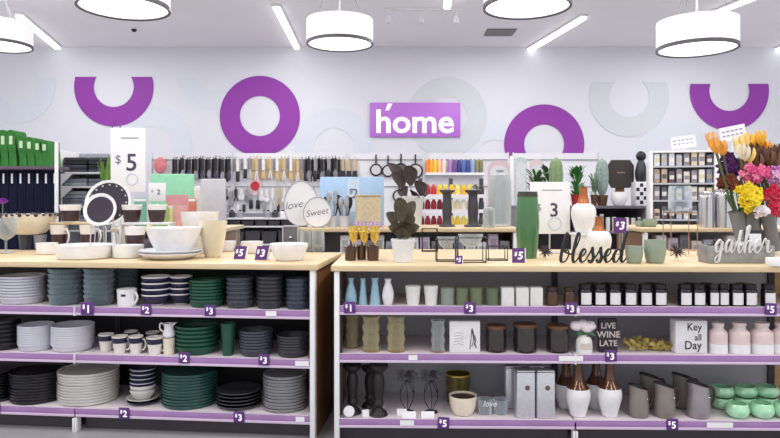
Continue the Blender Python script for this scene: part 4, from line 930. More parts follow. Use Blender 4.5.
# white vases with copper necks on a small pedestal
def copper_vase(px, w, Y, zb, yt, neck, label):
    R = S(w, Y) / 2; H = Z(yt, Y) - zb
    low = psm([(0, 0), (R * .5, 0), (R * .66, H * .06), (R * .97, H * (1 - neck) * .6), (R * .85, H * (1 - neck) * .9), (R * .5, H * (1 - neck))], 4)
    up = psm([(R * .5, H * (1 - neck)), (R * .34, H * (1 - neck * .6)), (R * .3, H * .97), (R * .36, H)], 4) + [(R * .28, H), (R * .2, H * .8), (0, H * .75)]
    thing([('body', MB().lathe(low + [(0, H * (1 - neck))], 30).mesh(WHITE)), ('copper_neck', MB().lathe(up, 26).mesh(COPPER))], 'copper_neck_vase', label, 'vase', (X(px, Y), Y, zb), 0, 'white vases with copper necks')
Yp = 3.92; hp = Z(233, Yp) - ZD
thing([('top', MB().box(-.075, .075, -.06, .06, hp - .012, hp, .003).mesh(WHITE)), ('column', MB().box(-.06, .06, -.045, .045, 0, hp - .012, .002).mesh(WHITE))], 'white_pedestal', 'small white pedestal under the taller copper necked vase', 'pedestal', (X(583, Yp), Yp, ZD))
copper_vase(583.5, 25, Yp, Z(233, Yp), 187, .36, 'taller white vase with copper neck on the pedestal')
copper_vase(599, 25, 3.66, ZD, 217, .34, 'shorter white vase with copper neck behind the script word')
def tealight(px, pyb, w, yt, label, z=ZD, Y=None):
    if Y is None: l, R, H = place(px, pyb, w, yt, z)
    else: l = Vector((X(px, Y), Y, z)); R = S(w, Y) / 2; H = Z(yt, Y) - z
    pr = psm([(0, 0), (R * .7, 0), (R * .88, H * .2), (R, H * .6), (R * .97, H)], 4)
    thing([('cup', MB().lathe(pr + [(max(0, r - .005), max(q, .008)) for r, q in reversed(pr)], 28).mesh(mat(142, 156, 140, .45))), ('wax', MB().lathe([(0, H * .8), (R * .9, H * .8), (R * .9, H * .84), (0, H * .84)], 20).mesh(CREAM))], 'sage_candle_pot', label, 'candle', l, 0, 'sage green candle pots')
tealight(634, 264, 17, 246, 'sage candle pot nearest the script word')
tealight(655, 264, 21, 240, 'larger sage candle pot left of the spiky ball')
tealight(650, 0, 14, 219, 'sage candle pot on the second countertop behind', Y=5.2, z=ZD2)
tealight(640, 0, 10, 221, 'smaller dark sage candle pot on the second countertop', Y=5.24, z=ZD2)
card_tag(620, 0, 3.9, '3', 'purple three dollar card on a tall stem above the script word', .078, .0, ZD, Z(233, 3.9) - ZD)
# wire stand with glass cloche
Y = 3.86; W = S(26, Y) / 2; zt = Z(213, Y) - ZD; fr = MB(); r = .0025
for sx in (-1, 1):
    for sy in (-1, 1): fr.tube([(sx * W, sy * W * .7, 0), (sx * W, sy * W * .7, zt)], r)
for z in (.03, zt): fr.tube([(W, W * .7, z), (W, -W * .7, z), (-W, -W * .7, z), (-W, W * .7, z)], r, 6, True)
thing([('legs', fr.mesh(mat(182, 140, 118, .3, .6))), ('tray', MB().box(-W * 1.02, W * 1.02, -W * .75, W * .75, zt + .0026, zt + .012, .002).mesh(GREYM))], 'side_stand', 'small copper wire stand with a grey tray behind the spiky ball', 'stand', (X(680, Y), Y, ZD))
R = S(22, Y) / 2; H = Z(186, Y) - ZD - zt - .0125
thing([('glass', MB().lathe(psm([(0, 0), (R * .9, 0), (R, H * .1), (R, H * .8), (R * .92, H)], 3) + [(R * .86, H), (R * .94, H * .8), (R * .94, H * .1), (0, .012)], 28).mesh(CLEAR)), ('base_ring', MB().lathe([(0, 0.001), (R * 1.01, 0.001), (R * 1.01, .009), (0, .009)], 28).mesh(SILVER))], 'glass_cylinder', 'clear glass cylinder on the copper wire stand', 'glass', (X(680, Y), Y, ZD + zt + .0125))
# grey tray with script letters
Y = 3.36; w = S(67, Y); h = Z(246, Y) - ZD; dpt = .11
tr_ = MB()
tr_.box(0, w, 0, .008, 0, h, .002); tr_.box(0, w, dpt - .008, dpt, 0, h * 1.05, .002); tr_.box(0, .008, .0081, dpt - .0081, 0, h, .002); tr_.box(w - .008, w, .0081, dpt - .0081, 0, h, .002)
tx = script('gather', w * .86, .003, .0075)
tx.xf(Matrix.Translation((w * .08, -.004, h * .02)))
GALV = mat(150, 152, 154, .4, .45, var=.14, scale=25)
thing([('sides', tr_.mesh(GALV)), ('bottom', MB().box(.0081, w - .0081, .0081, dpt - .0081, .001, .008).mesh(GALV)), ('lettering', tx.mesh(mat(214, 214, 214, .35, .3)))], 'metal_tray', 'grey galvanised tray with raised script letters along its front', 'tray', (X(708, Y), Y, ZD))
for i, (px, r_, lb) in enumerate([(716, .036, 'brown pine cone at the left in the grey tray'), (727, .03, 'brown pine cone beside the knob in the grey tray')]):
    pc = MB(); 
    for k in range(60):
        u = k / 60; a = k * 2.4; zz = (1 - 2 * u) * r_; rr = math.sqrt(max(0, r_ * r_ - zz * zz)) * .9
        pc.leaf((rr * .4 * math.cos(a), rr * .4 * math.sin(a), zz - .006), (rr * 1.1 * math.cos(a), rr * 1.1 * math.sin(a), zz + .006), .014, (0, 0, 0), (math.cos(a), math.sin(a), 1), 3)
    thing([('core', MB().ball((0, 0, 0), r_ * .7).mesh(mat(92, 76, 66, .7))), ('scales', pc.mesh(mat(124, 104, 92, .7)))], 'pine_cone', lb, 'pine cone', (X(px, Y + .055), Y + .055, ZD + h - .008), group='pine cones in the grey tray')
R = S(13, Y) / 2
thing([('ball', MB().ball((0, 0, 0), R, (1, 1, .85), 16, 12).mesh(mat(190, 190, 194, .3, .3))), ('finial', MB().lathe([(0, R * .8), (R * .3, R * .8), (R * .15, R), (R * .4, R * 1.25), (0, R * 1.4)], 16).mesh(mat(190, 190, 194, .3, .3)))], 'pumpkin_ornament', 'pale grey ball ornament with finial in the grey tray', 'ornament', (X(740, Y + .05), Y + .05, ZD + h - R * .2))
Yf = 3.425; w = S(20, Yf)
fr = MB().box(-w/2, w/2, 0, .015, 0, Z(232, Yf) - ZD, .002); z0 = (Z(232, Yf) - ZD)
thing([('frame', fr.mesh(BLACK)), ('print', MB().box(-w * .3, w * .3, -.001, 0, z0 * .42, z0 * .88).mesh(PAPER))], 'picture_frame', 'small black frame with white print standing in the grey tray', 'picture frame', (X(756, Yf), Yf, ZD + .009), rot=(-.06, 0, 0))
l, R, H = place(777, 267, 16, 258); thing([('dish', MB().box(-R, R, -.03, .03, 0, H, .004).mesh(PAPER))], 'white_card_box', 'small white box at the right edge beside the grey tray', 'box', (l.x, l.y + .005, ZD))
# ================================================================ second row goods
YB = 4.9
def panel(px, py0, py1, w, Y, m, label, name, cat, t=.03, zb=ZD2, lean=.0, front=None):
    W = S(w, Y); h = Z(py0, Y) - zb
    parts = [('body', MB().box(-W/2, W/2, 0, t, 0, h, min(.01, t * .3)).mesh(m))]
    if front: parts.append(front(W, h))
    thing(parts, name, label, cat, (X(px, Y), Y, zb), rot=(-lean, 0, 0))
panel(213, 179, 245, 25, 5.08, mat(200, 198, 204, .6), 'large pale grey board standing right of the pink packet', 'grey_board', 'board')
panel(172, 174, 195, 43, 5.4, mat(142, 208, 172, .6), 'mint green board standing behind the two dollar card', 'green_board', 'board')
panel(177, 195, 212, 22, 5.16, mat(228, 178, 182, .6), 'pink packet leaning before the green board', 'pink_packet', 'packet', .03, front=lambda W, h: ('flap', MB().box(-W/2, W/2, -.002, 0, h * .7, h).mesh(mat(220, 160, 166, .6))))
for i, (px, w, yt, c, lb) in enumerate([(165, 5, 204, (150, 190, 110), 'slim green packet between the two dollar card and the pink packet'), (170, 5, 206, (206, 208, 150), 'slim yellow green packet left of the pink packet'), (192, 7, 198, (206, 120, 96), 'orange red packet right of the pink packet'), (197, 6, 186, (226, 220, 208), 'tall cream packet beside the grey board'), (140, 12, 198, (110, 170, 150), 'teal packet left of the two dollar card')]):
    panel(px, yt, 228, w, 5.08 + .02 * i, mat(*c, .6), lb, 'packet', 'packet', .02, front=lambda W, h: ('seal', MB().box(-W/2, W/2, -.001, 0, h * .88, h * .97).mesh(PAPER)))
# on the middle of the second row
def two(W, h):
    mb = plus(text_mb('2', h * .36, .0006, 0, cx=W * .02, cz=h * .62, y=-.0005), text_mb('$', h * .2, .0006, 0, cx=-W * .06, cz=h * .68, y=-.0005))
    return ('lettering', mb.mesh(mat(80, 84, 110, .6, var=0), smooth=False))
bx = 5.45; W = S(64, bx); h = Z(177, bx) - ZD2
pc = MB().box(W * -.07, W * .12, -.003, -.0005, h * .28, h * .96)
pt = plus(text_mb('2', h * .2, .0006, 0, cx=W * .045, cz=h * .66, y=-.0035), text_mb('$', h * .12, .0006, 0, cx=-W * .015, cz=h * .7, y=-.0035))
thing([('panel', MB().box(-W/2, W/2, 0, .1, 0, h, .006).mesh(mat(172, 204, 238, .6))), ('price_label', pc.mesh(mat(206, 222, 240, .6)), 0), ('lettering', pt.mesh(mat(90, 94, 118, .6, var=0), smooth=False), 0)], 'blue_display_box', 'pale blue display box with a small two dollar label', 'display box', (X(352, bx), bx, ZD2))
def oval_sign(px, py, w, h, Y, word, label, sh=.3):
    a, b = S(w, Y) / 2, S(h, Y) / 2
    pr = [(a * math.cos(t) * (1 - .08 * math.sin(t)), b * math.sin(t)) for t in [2 * PI * k / 40 for k in range(40)]]
    bd = MB().prism(pr, 0, .02)
    lt = text_mb(word, b * (.32 if h > 40 else .42), .0006, -.012, sh, cz=0, cx=-.055 if h > 40 else 0, y=-.0005)
    lt.xf(Matrix.Rotation(-.18, 4, 'Y'))
    zc = Z(py, Y)
    ped = MB().box(-.05, .05, .021, .06, ZD2 - zc, -b * .6, .002)
    rimp = [(x, -.002, z) for x, z in pr]
    thing([('board', bd.mesh(PAPER)), ('edge_line', MB().tube(rimp, .004, 6, True).mesh(mat(176, 176, 184, .5)), 0), ('lettering', lt.mesh(mat(96, 94, 104, .6, var=0), smooth=False), 0), ('foot', ped.mesh(WHITE))], 'oval_sign', label, 'sign', (X(px, Y), Y, zc))
oval_sign(301, 203.5, 34, 45, 5.16, 'love', 'larger white oval sign with thin script behind the smaller one')
oval_sign(317.5, 212, 28, 30, 5.08, 'Sweet', 'smaller white oval sign with thin script in front')
STEEL = mat(176, 178, 186, .22, .8)
for k, px in enumerate((332, 344)):
    Y = 5.16; R = S(10, Y) / 2; l = Vector((X(px, Y), Y, ZD2))
    hc = Z(216, Y) - ZD2
    b, pr = cup_mb(R, hc, .9)
    thing([('cup', b.mesh(mat(206, 206, 212, .35)))], 'cutlery_cup', 'pale cutlery cup, %s of the pair before the blue display box' % ['left', 'right'][k], 'holder', l, 0, 'cutlery cups')
    for j in range(6):
        a = j * 1.05 + k; dx = .6 * R * math.cos(a); dy = .6 * R * math.sin(a); L = random.uniform(.2, .3)
        dark = (j + k) % 3 == 0
        hd = MB().tube([(0, 0, 0), (dx * 1.4, dy * .5, L * .62)], [.004, .008], 6)
        top = MB().lathe([(0, 0), (.009, 0), (.019, .03), (.019, .065), (.011, .09), (0, .092)], 10, sy=.35).xf(Matrix.Translation((dx * 1.4, dy * .5, L * .6)) @ Matrix.Rotation(dx * 3, 4, 'Y'))
        thing([('handle', hd.mesh(BLACK if dark else STEEL)), ('head', top.mesh(BLACK if dark else STEEL))], 'dark_spoon' if dark else 'steel_spoon', '%s spoon, %s in the %s cutlery cup' % ('dark' if dark else 'steel', nth(j, 'first'), ['left', 'right'][k]), 'spoon', (l.x + dx * .5, l.y + dy * .5, ZD2 + .02), group='cutlery in the cups')
Y = 5.16; R = S(26, Y) / 2; z0 = Z(222, Y); H = Z(196, Y) - z0
pr = [(0, 0)] + [(R * (.97 + .03 * (i % 2)), H * i / 14) for i in range(15)]
thing([('weave', MB().lathe(pr + [(r - .006, max(z, .008)) for r, z in reversed(pr[1:])] + [(0, .008)], 36).mesh(mat(206, 192, 160, .7, var=.12, scale=40))), ('rim', MB().tube([(R * math.cos(t), R * math.sin(t), H) for t in [2 * PI * k / 32 for k in range(32)]], .007, 6, True).mesh(mat(190, 172, 136, .7)))], 'woven_basket', 'tan woven basket above the gold goblets', 'basket', (X(368, Y), Y, z0 + .002))
st = MB().box(-R, R, -R, R, 0, z0 - ZD2, .006)
bdm = MB()
for k in range(24): bdm.ball((-R + 2 * R * (k % 8) / 7, -R - .003, .012 + .016 * (k // 8)), .009, (1, .8, 1), 8, 6)
thing([('block', st.mesh(mat(214, 196, 214, .5))), ('bead_trim', bdm.mesh(mat(190, 160, 196, .4)))], 'beaded_block', 'lilac beaded block under the woven basket', 'stand', (X(368, Y), Y, ZD2))
# dark pillar lanterns
for px, w, yt, lb in [(447, 11, 190, 'dark grey pillar candlestick between the red and yellow bottles'), (473, 12, 190, 'dark grey pillar candlestick right of the yellow bottles')]:
    Y = 5.24; R = S(w, Y) / 2; H = Z(yt, Y) - ZD2
    thing([('column', MB().lathe(psm([(0, 0), (R * 1.4, 0), (R * 1.4, H * .05), (R * .8, H * .1), (R * .9, H * .5), (R * .75, H * .85), (R * 1.3, H * .95), (R * 1.3, H), (0, H)], 3), 24).mesh(mat(62, 60, 68, .4))), ('pillar_cap', MB().lathe([(0, H), (R * .5, H), (R * .5, H + .012), (0, H + .012)], 16).mesh(SILVER))], 'pillar_candlestick', lb, 'candlestick', (X(px, Y), Y, ZD2), 0, 'dark pillar candlesticks')
# clear carboys
for px, w, yt, lb in [(500, 22, 170, 'tall cloudy glass carboy left of the white post'), (489, 12, 206, 'small cloudy glass bottle left of the tall carboy')]:
    Y = 5.08 if w < 20 else 5.3; 
    zb = ZD2
    R = S(w, Y) / 2; H = Z(yt, Y) - zb
    if zb == 0: pass
    pr = psm([(0, 0), (R * .9, 0), (R, H * .04), (R, H * .8), (R * .7, H * .92), (R * .3, H * .96), (R * .3, H), (R * .24, H)], 4)
    thing([('body', MB().lathe(pr + [(R * .24, H * .95), (R * .9, H * .78), (R * .92, H * .05), (0, H * .03)], 30).mesh(glass(214, 220, 220, .16))), ('neck_ring', MB().lathe([(R * .3, H * .97), (R * .36, H * .97), (R * .36, H * .99), (R * .3, H * .99)], 20).mesh(GREYM))], 'glass_carboy', lb, 'bottle', (X(px, Y), Y, zb), 0, 'cloudy glass bottles')
# boxes seen through the gap
for i, z in enumerate((.127, .456, .697)):
    thing([('carton', MB().box(-.06, .06, -.05, .05, 0, .12, .004).mesh(mat(134, 84, 46, .7))), ('tape', MB().box(-.061, .061, -.052, -.05, .05, .075).mesh(mat(180, 140, 96, .5)))], 'carton', 'brown carton glimpsed through the fixture gap, on the %s shelf' % ['bottom', 'middle', 'top'][i], 'carton', (X(330, 5.1), 5.1, z), group='cartons behind the gap')
random.seed(77)
for fx, px0, px1, n, wh in [(B2, 340, 509, 15, 'below the countertop with the blue box'), (B3, 652, 780, 11, 'below the countertop with the canisters'), (B1, 122, 220, 8, 'below the countertop with the green board')]:
    for i in range(n):
        px = px0 + (px1 - px0) * (i + .5) / n; ww = S((px1 - px0) / n, BY + .1) * .86; hh = random.uniform(.2, .27)
        c = [(222, 222, 226), (190, 176, 196), (120, 116, 124), (206, 200, 190), (150, 160, 176), (232, 230, 230)][i % 6]; nm = ['white', 'lilac', 'dark grey', 'beige', 'blue grey', 'pale'][i % 6]
        q = fx.at(X(px, BY + .1) - fx.p.x, .1)
        thing([('box', MB().box(-ww/2, ww/2, -.07, .07, 0, hh, .006).mesh(mat(*c, .55))), ('front_print', MB().box(-ww * .3, ww * .3, -.072, -.0701, hh * .5, hh * .85).mesh(mat(*[int(v * .8) for v in c], .55)))], 'boxed_ware', '%s box, %s in the row %s' % (nm, nth(i) + ('' if i == 0 else ' from left'), wh), 'box', (q.x, q.y, ZS[1] + .0035), 0, 'boxed wares ' + wh)
# ---- flowers at the right
GBK = mat(116, 118, 124, .5)
random.seed(21)
def bucket(px, Y, w, label, rot):
    R = S(w, Y) / 2; H = .25
    pr = [(0, 0), (R * .7, 0), (R, H), (R * .96, H), (R * .67, .006), (0, .006)]
    thing([('bucket', MB().lathe(pr, 28).mesh(GBK)), ('rim', MB().tube([(R * math.cos(t), R * math.sin(t), H) for t in [2 * PI * k / 28 for k in range(28)]], .005, 6, True).mesh(mat(80, 82, 88, .5)))], 'flower_bucket', label, 'bucket', (X(px, Y), Y, ZD + .012), group='grey flower buckets', rot=rot)
for px, Y, lb in [(744, 3.98, 'grey leaning flower bucket, leftmost of three'), (759, 4.05, 'grey leaning flower bucket, middle of three'), (775, 4.0, 'grey leaning flower bucket at the right edge')]:
    bucket(px, Y, 14, lb, (0, -.2, 0))
def bouquet(px, py, w, h, Y, c, label, n, br, c2=None, foot=None):
    mb = MB(); m2 = MB(); gs = MB(); a_, b_ = S(w, Y) / 2, S(h, Y) / 2; p = P(px, py, Y)
    ft = P(*{0: (739, 222, 3.98), 1: (754, 222, 4.05), 2: (770, 222, 4.0)}[foot], ) - p; fx_, fy_, fz_ = ft
    for i in range(n):
        u = random.uniform(-1, 1); t = random.uniform(0, 2 * PI); q = math.sqrt(random.random())
        x, z = a_ * .8 * q * math.cos(t), b_ * .8 * q * math.sin(t); y = -.05 * (1 - q * q) + random.uniform(-.02, .02)
        tgt = m2 if (c2 and i % 3 == 0) else mb
        for k in range(9):
            aa = 2 * PI * k / 9 + i; rr = br * (.55 if k % 2 else .9)
            tgt.leaf((x, y - .004, z), (x + rr * math.cos(aa), y - .012 - .012 * (k % 2), z + rr * math.sin(aa)), br * .7, (0, -.006, 0), (0, -1, .1), 3, .3)
        tgt.ball((x, y - .01, z), br * .42, (1, .6, 1), 8, 5, .2)
        if i % 3 == 0: gs.tube([(x, y + .01, z), (x * .3 + fx_ * .5, fy_ * .5 + .02, z * .3 + fz_ * .5), (fx_ + x * .1, fy_ + (i % 5 - 2) * .008, fz_)], .003, 5)
    parts = [('blossoms', mb.mesh(mat(*c, .6, var=.16, scale=40)))]
    if c2: parts.append(('pale_blossoms', m2.mesh(mat(*c2, .6, var=.1, scale=40))))
    parts.append(('stems', gs.mesh(mat(74, 112, 64, .6))))
    thing(parts, 'bouquet', label, 'bouquet', p, group='artificial flower bouquets')
bouquet(747, 198, 28, 32, 3.90, (238, 214, 40), 'bright yellow flower bouquet at the lower left of the flowers', 44, .032, foot=0)
bouquet(753, 174, 35, 19, 3.99, (222, 84, 142), 'hot pink flower bouquet above the yellow one', 36, .03, (238, 140, 176), foot=1)
bouquet(774, 178, 24, 24, 4.02, (212, 140, 206), 'lilac pink flower bouquet at the right edge', 26, .03, (236, 190, 226), foot=2)
bouquet(776, 200, 28, 34, 3.89, (202, 34, 74), 'crimson flower bouquet at the right edge below the lilac one', 40, .033, (226, 80, 110), foot=2)
bouquet(759, 211, 11, 13, 3.86, (238, 232, 238), 'small white flower bouquet between yellow and crimson', 12, .024, foot=1)
bouquet(727, 166, 21, 26, 4.16, (92, 42, 112), 'dark purple flower bouquet behind the pink one', 22, .04, foot=0)
bouquet(726, 182, 20, 13, 4.1, (128, 66, 46), 'rusty brown dried bouquet above the silver canisters', 14, .04, foot=0)
def lilies(px0, px1, py0, py1, Y, cols, label, n, fpx, fpy):
    parts = []; st = MB(); p = P(fpx, fpy, Y); bys = {c: MB() for c in cols}
    for i in range(n):
        c = cols[i % len(cols)]; t = (i + .5) / n
        tip = P(px0 + (px1 - px0) * t + random.uniform(-2, 2), py0 + (py1 - py0) * random.random(), Y + random.uniform(.04, .18)) - p
        d = tip.normalized(); ba = tip - d * .10
        st.tube([(0, 0, 0), ba * .6, ba], .0035, 5)
        side = d.cross(Vector((0, -1, 0))).normalized()
        for k in range(5):
            an = 2 * PI * k / 5; off = (side * math.cos(an) + Vector((0, -1, 0)) * math.sin(an)) * .022
            bys[c].leaf(ba, tip + off, .034, off * .5, off, 6, .3)
    names = {}
    for c in cols: parts.append(('petals', bys[c].mesh(mat(*c, .5, var=.15, scale=30))))
    parts.append(('stems', st.mesh(mat(84, 96, 60, .6))))
    thing(parts, 'lily_bunch', label, 'bouquet', p, group='tall artificial lilies')
lilies(746, 770, 129, 143, 4.05, [(240, 180, 40), (232, 150, 50)], 'golden orange lilies at the top of the flowers', 11, 759, 242)
lilies(736, 750, 134, 148, 3.98, [(232, 222, 196), (236, 206, 120)], 'cream lilies left of the golden lilies', 6, 745, 244)
lilies(706, 722, 130, 146, 3.98, [(232, 160, 60), (220, 190, 150)], 'orange lily stems leaning out furthest left', 5, 743, 244)
lilies(740, 782, 143, 166, 4.0, [(112, 76, 52), (90, 58, 44)], 'brown dried reed heads among the lilies', 34, 775, 243)
# silver canisters
for px, w, yt, lb in [(706, 14, 190, 'tall silver canister, narrower left one beside the flowers'), (725, 21, 187, 'tall silver canister, wider right one beside the flowers')]:
    Y = 5.1; R = S(w, Y) / 2; H = Z(yt, Y) - ZD2 - .012
    thing([('body', MB().lathe(psm([(0, 0), (R * .9, 0), (R, H * .05), (R, H * .8), (R * .9, H * .9)], 3) + [(0, H * .9)], 32).mesh(SILVER)), ('lid', MB().lathe([(0, H * .901), (R * .92, H * .901), (R * .94, H * .96), (R * .3, H), (0, H)], 28).mesh(SILVER))], 'silver_canister', lb, 'canister', (X(px, Y), Y, ZD2 + .0005), 0, 'silver canisters')

# ================================================================ white bookcase at the right
Yk = 6.6; x0, x1 = X(650, Yk), X(714, Yk); ztop = Z(151, Yk); w = x1 - x0
parts = [('back', MB().box(.02, w - .02, .30, .31, .0, ztop).mesh(mat(206, 206, 212, .6))), ('side', MB().box(0, .03, 0, .31, 0, ztop, .003).mesh(WHITE)), ('side', MB().box(w - .05, w, 0, .31, 0, ztop + .06, .003).mesh(WHITE)), ('top', MB().box(.031, w - .051, 0, .30, ztop - .02, ztop, .002).mesh(WHITE))]
shelfy = (166, 183, 200, 219, 240)
for py in shelfy: parts.append(('shelf', MB().box(.031, w - .051, .0, .299, Z(py, Yk) - .018, Z(py, Yk), .002).mesh(mat(186, 188, 196, .5))))
KR = -.26
w_k = w
thing(parts, 'bookcase', 'white open bookcase of small goods left of the flowers', 'bookcase', (x0, Yk, 0), KR)
pal = [(240, 240, 240), (226, 220, 212), (190, 194, 210), (226, 214, 178), (150, 142, 148), (204, 182, 160), (130, 138, 158), (220, 220, 226), (92, 90, 98), (184, 160, 138)]
cn = ['white', 'beige', 'lavender grey', 'straw', 'dark grey', 'tan', 'slate', 'pale grey', 'black', 'brown']
sn = ['top', 'second', 'third', 'fourth', 'fifth']
random.seed(33)
for r_, py in enumerate(shelfy):
    n = 8 if r_ < 4 else 6
    for i in range(n):
        ww = w / (n + 2.4); c = random.randrange(10) if r_ else (0, 2, 7, 2, 4, 3, 1, 8)[i]; hh = random.uniform(.1, .145) if r_ < 4 else .16; xx = x0 + .035 + (w - .09) * (i + .5) / n; zq = Z(py, Yk) + .0005
        pk = MB().box(-ww * .43, ww * .43, -.04, .04, 0, hh, .006)
        lbm = MB().box(-ww * .34, ww * .34, -.042, -.04, hh * .3, hh * .62)
        thing([('pack', pk.mesh(mat(*pal[c], .5))), ('pack_label', lbm.mesh(mat(*pal[(c + 3) % 10], .5)))], 'boxed_item', '%s packet, %s on the %s bookcase shelf' % (cn[c], nth(i) + ('' if i == 0 else ' from left'), sn[r_]), 'packet', (x0 + math.cos(KR) * (xx - x0) - math.sin(KR) * .07, Yk + math.sin(KR) * (xx - x0) + math.cos(KR) * .07, zq), KR, 'packets on the %s bookcase shelf' % sn[r_])
for px, py, w_, h_, Y, tl_, lb in [(689, 141, 25, 12, 6.5, .13, 'white tilted card above the bookcase with two lines of lettering'), (733, 133, 26, 14, 5.56, .2, 'white tilted card behind the lilies')]:
    W, h = S(w_, Y), S(h_, Y); lt = MB()
    for k in range(2): 
        for j in range(5): lt.box(-W * .42 + j * W * .17, -W * .42 + j * W * .17 + W * .12, -.001, 0, h * (.12 - .3 * k), h * (.22 - .3 * k))
    parts = [('card', MB().box(-W/2, W/2, 0, .004, -h/2, h/2).mesh(PAPER)), ('print_lines', lt.mesh(mat(150, 150, 190, .6)), 0)]
    hgt = Z(py, Y) - (ztop if w_ == 25 else ZD2)
    parts.append(('support', MB().tube([(0, .008, -h/2 + .03), (0, .008, -hgt + .0)], .006).xf(Matrix.Rotation(tl_, 4, 'Y')).mesh(WHITE)))
    thing(parts, 'shelf_card', lb, 'sign', (X(px, Y), Y + (.12 if w_ == 25 else 0), Z(py, Y)), rot=(0, -tl_, 0))
# ================================================================ plant table
Yt_ = 7.4; x0, x1 = X(520, Yt_), X(648, Yt_); zt = Z(206, Yt_); w = x1 - x0
parts = [('top', MB().box(0, w, 0, .6, zt - .03, zt, .004).mesh(mat(104, 100, 108, .5)))]
for zq in (.12, .86): parts.append(('shelf', MB().box(.02, w - .02, .02, .58, zq - .02, zq, .003).mesh(mat(130, 128, 134, .5))))
for xx in (0, w - .03): parts.append(('side', MB().box(xx, xx + .03, .01, .6, 0, zt - .031, .003).mesh(mat(110, 108, 114, .5))))
parts.append(('back', MB().box(.031, w - .031, .585, .6, .02, zt - .031).mesh(mat(76, 74, 82, .6))))
thing(parts, 'plant_table', 'dark grey shelf table of plants left of the bookcase', 'table', (x0, Yt_, 0))
random.seed(44)
for i in range(9):
    px = 589 + i * 6.3; hh = random.uniform(.14, .19); R = S(4.6, Yt_) / 2
    lid = MB().lathe([(0, hh), (R * .9, hh), (R * .9, hh + .015), (0, hh + .015)], 14)
    thing([('tub', MB().lathe([(0, 0), (R * .9, 0), (R, hh), (0, hh)], 16).mesh((WHITE, CREAM, GREYM)[i % 3])), ('lid', lid.mesh(PAPER))], 'tub', '%s tub, %s under the plant table top' % (['white', 'cream', 'grey'][i % 3], nth(i) + ('' if i == 0 else ' from left')), 'tub', (X(px, Yt_ + .09), Yt_ + .09, .8605), 0, 'tubs under the plant table top')
def leafy(px, w, py0, Y, zb, potc, lc, label, n=40, lw=.04, lean=0, tall=False):
    R = S(w, Y) / 2; H = Z(py0, Y) - zb; ph = min(.13, H * .35); fo = MB()
    for i in range(n):
        a = random.uniform(0, 2 * PI); zz = ph * .8 + (H - ph) * random.random() ** (.8); rr = R * (1.0 if not tall else .7) * random.uniform(.4, 1)
        ba = Vector((rr * .3 * math.cos(a), rr * .3 * math.sin(a), max(ph * .8, zz - .08))); fo.leaf(ba, (rr * math.cos(a), rr * math.sin(a), zz), lw, (0, 0, .015), (math.cos(a), math.sin(a), .4), 4)
    thing([('pot', MB().lathe([(0, 0), (R * .42, 0), (R * .55, ph), (R * .5, ph), (0, ph * .85)], 22).mesh(mat(*potc, .6))), ('foliage', fo.mesh(mat(*lc, .5, var=.3, scale=14)))], 'leafy_plant', label, 'plant', (X(px, Y), Y, zb), 0, 'plants on the dark table')
zt0 = zt
leafy(536, 26, 166, 7.6, zt, (160, 90, 60), (66, 106, 58), 'low bushy green plant above the left of the three dollar card', 70)
leafy(547, 20, 162, 7.85, zt, (150, 84, 60), (54, 92, 50), 'small green plant left of the cactus', 40)
leafy(577, 22, 163, 7.55, zt, (170, 40, 40), (64, 128, 62), 'bright green plant in a red pot right of the cactus', 80)
leafy(594, 12, 170, 7.52, zt, (86, 60, 48), (110, 138, 110), 'pale green plant in a brown pot beside the grey cactus', 40, .03)
def cactus(px, w, py0, Y, zb, c, potc, label, podium=0):
    R = S(w, Y) / 2; H = Z(py0, Y) - zb; ph = H * .22; mb = MB(); n = 30
    prof = psm([(R * .3, ph * .9), (R * .85, ph + (H - ph) * .2), (R, ph + (H - ph) * .5), (R * .8, ph + (H - ph) * .85), (0, H)], 4)
    mb.lathe(prof, n); k = 0
    mb.v = [(x * (1 + .1 * math.cos(10 * math.atan2(y, x))), y * (1 + .1 * math.cos(10 * math.atan2(y, x))), z) for x, y, z in mb.v]
    thing([('pot', MB().lathe([(0, 0), (R * .7, 0), (R, ph), (R * .9, ph), (0, ph * .9)], 22).mesh(mat(*potc, .6))), ('cactus_body', mb.mesh(mat(*c, .6, var=.18, scale=30)))], 'cactus', label, 'plant', (X(px, Y), Y, zb), 0, 'cacti on the dark table')
cactus(556, 13, 157, 7.46, zt, (122, 146, 104), (150, 76, 46), 'ribbed green cactus in a terracotta pot above the three dollar card')
cactus(602, 12, 158, 7.6, zt, (138, 156, 150), (104, 72, 52), 'tall pale grey green cactus left of the dark octagonal board')
Y = 7.66; p = P(621, 174, Y); W, h = S(26, Y) / 2, S(28, Y) / 2; c_ = .28
oc = [(-W, -h * .5), (-W * .7, -h), (W * .7, -h), (W, -h * .5), (W, h * .6), (W * .7, h), (-W * .7, h), (-W, h * .6)]
pl = MB().prism(oc, 0, .03); ln = MB().box(-W * .3, W * .3, -.002, 0, h * .05, h * .14)
thing([('board', pl.mesh(mat(56, 48, 46, .5))), ('plaque_line', ln.mesh(mat(140, 120, 100, .5)), 0), ('leg', MB().box(-.05, .05, .0301, .06, zt0 - p.z, -h * .3).mesh(BROWN))], 'octagonal_board', 'dark brown octagonal board standing on the plant table', 'board', (p.x, p.y, p.z))
R = S(15, Y) / 2
thing([('bowl', MB().lathe(psm([(0, 0), (R * .6, 0), (R, .08), (R * .9, .16)], 3) + [(R * .8, .16), (0, .05)], 24).mesh(WHITE)), ('foot_ring', MB().lathe([(0, .001), (R * .66, .001), (R * .66, .012), (0, .012)], 20).mesh(GREYM))], 'white_planter', 'white round planter below the octagonal board', 'planter', (X(619, 7.47), 7.47, zt0))
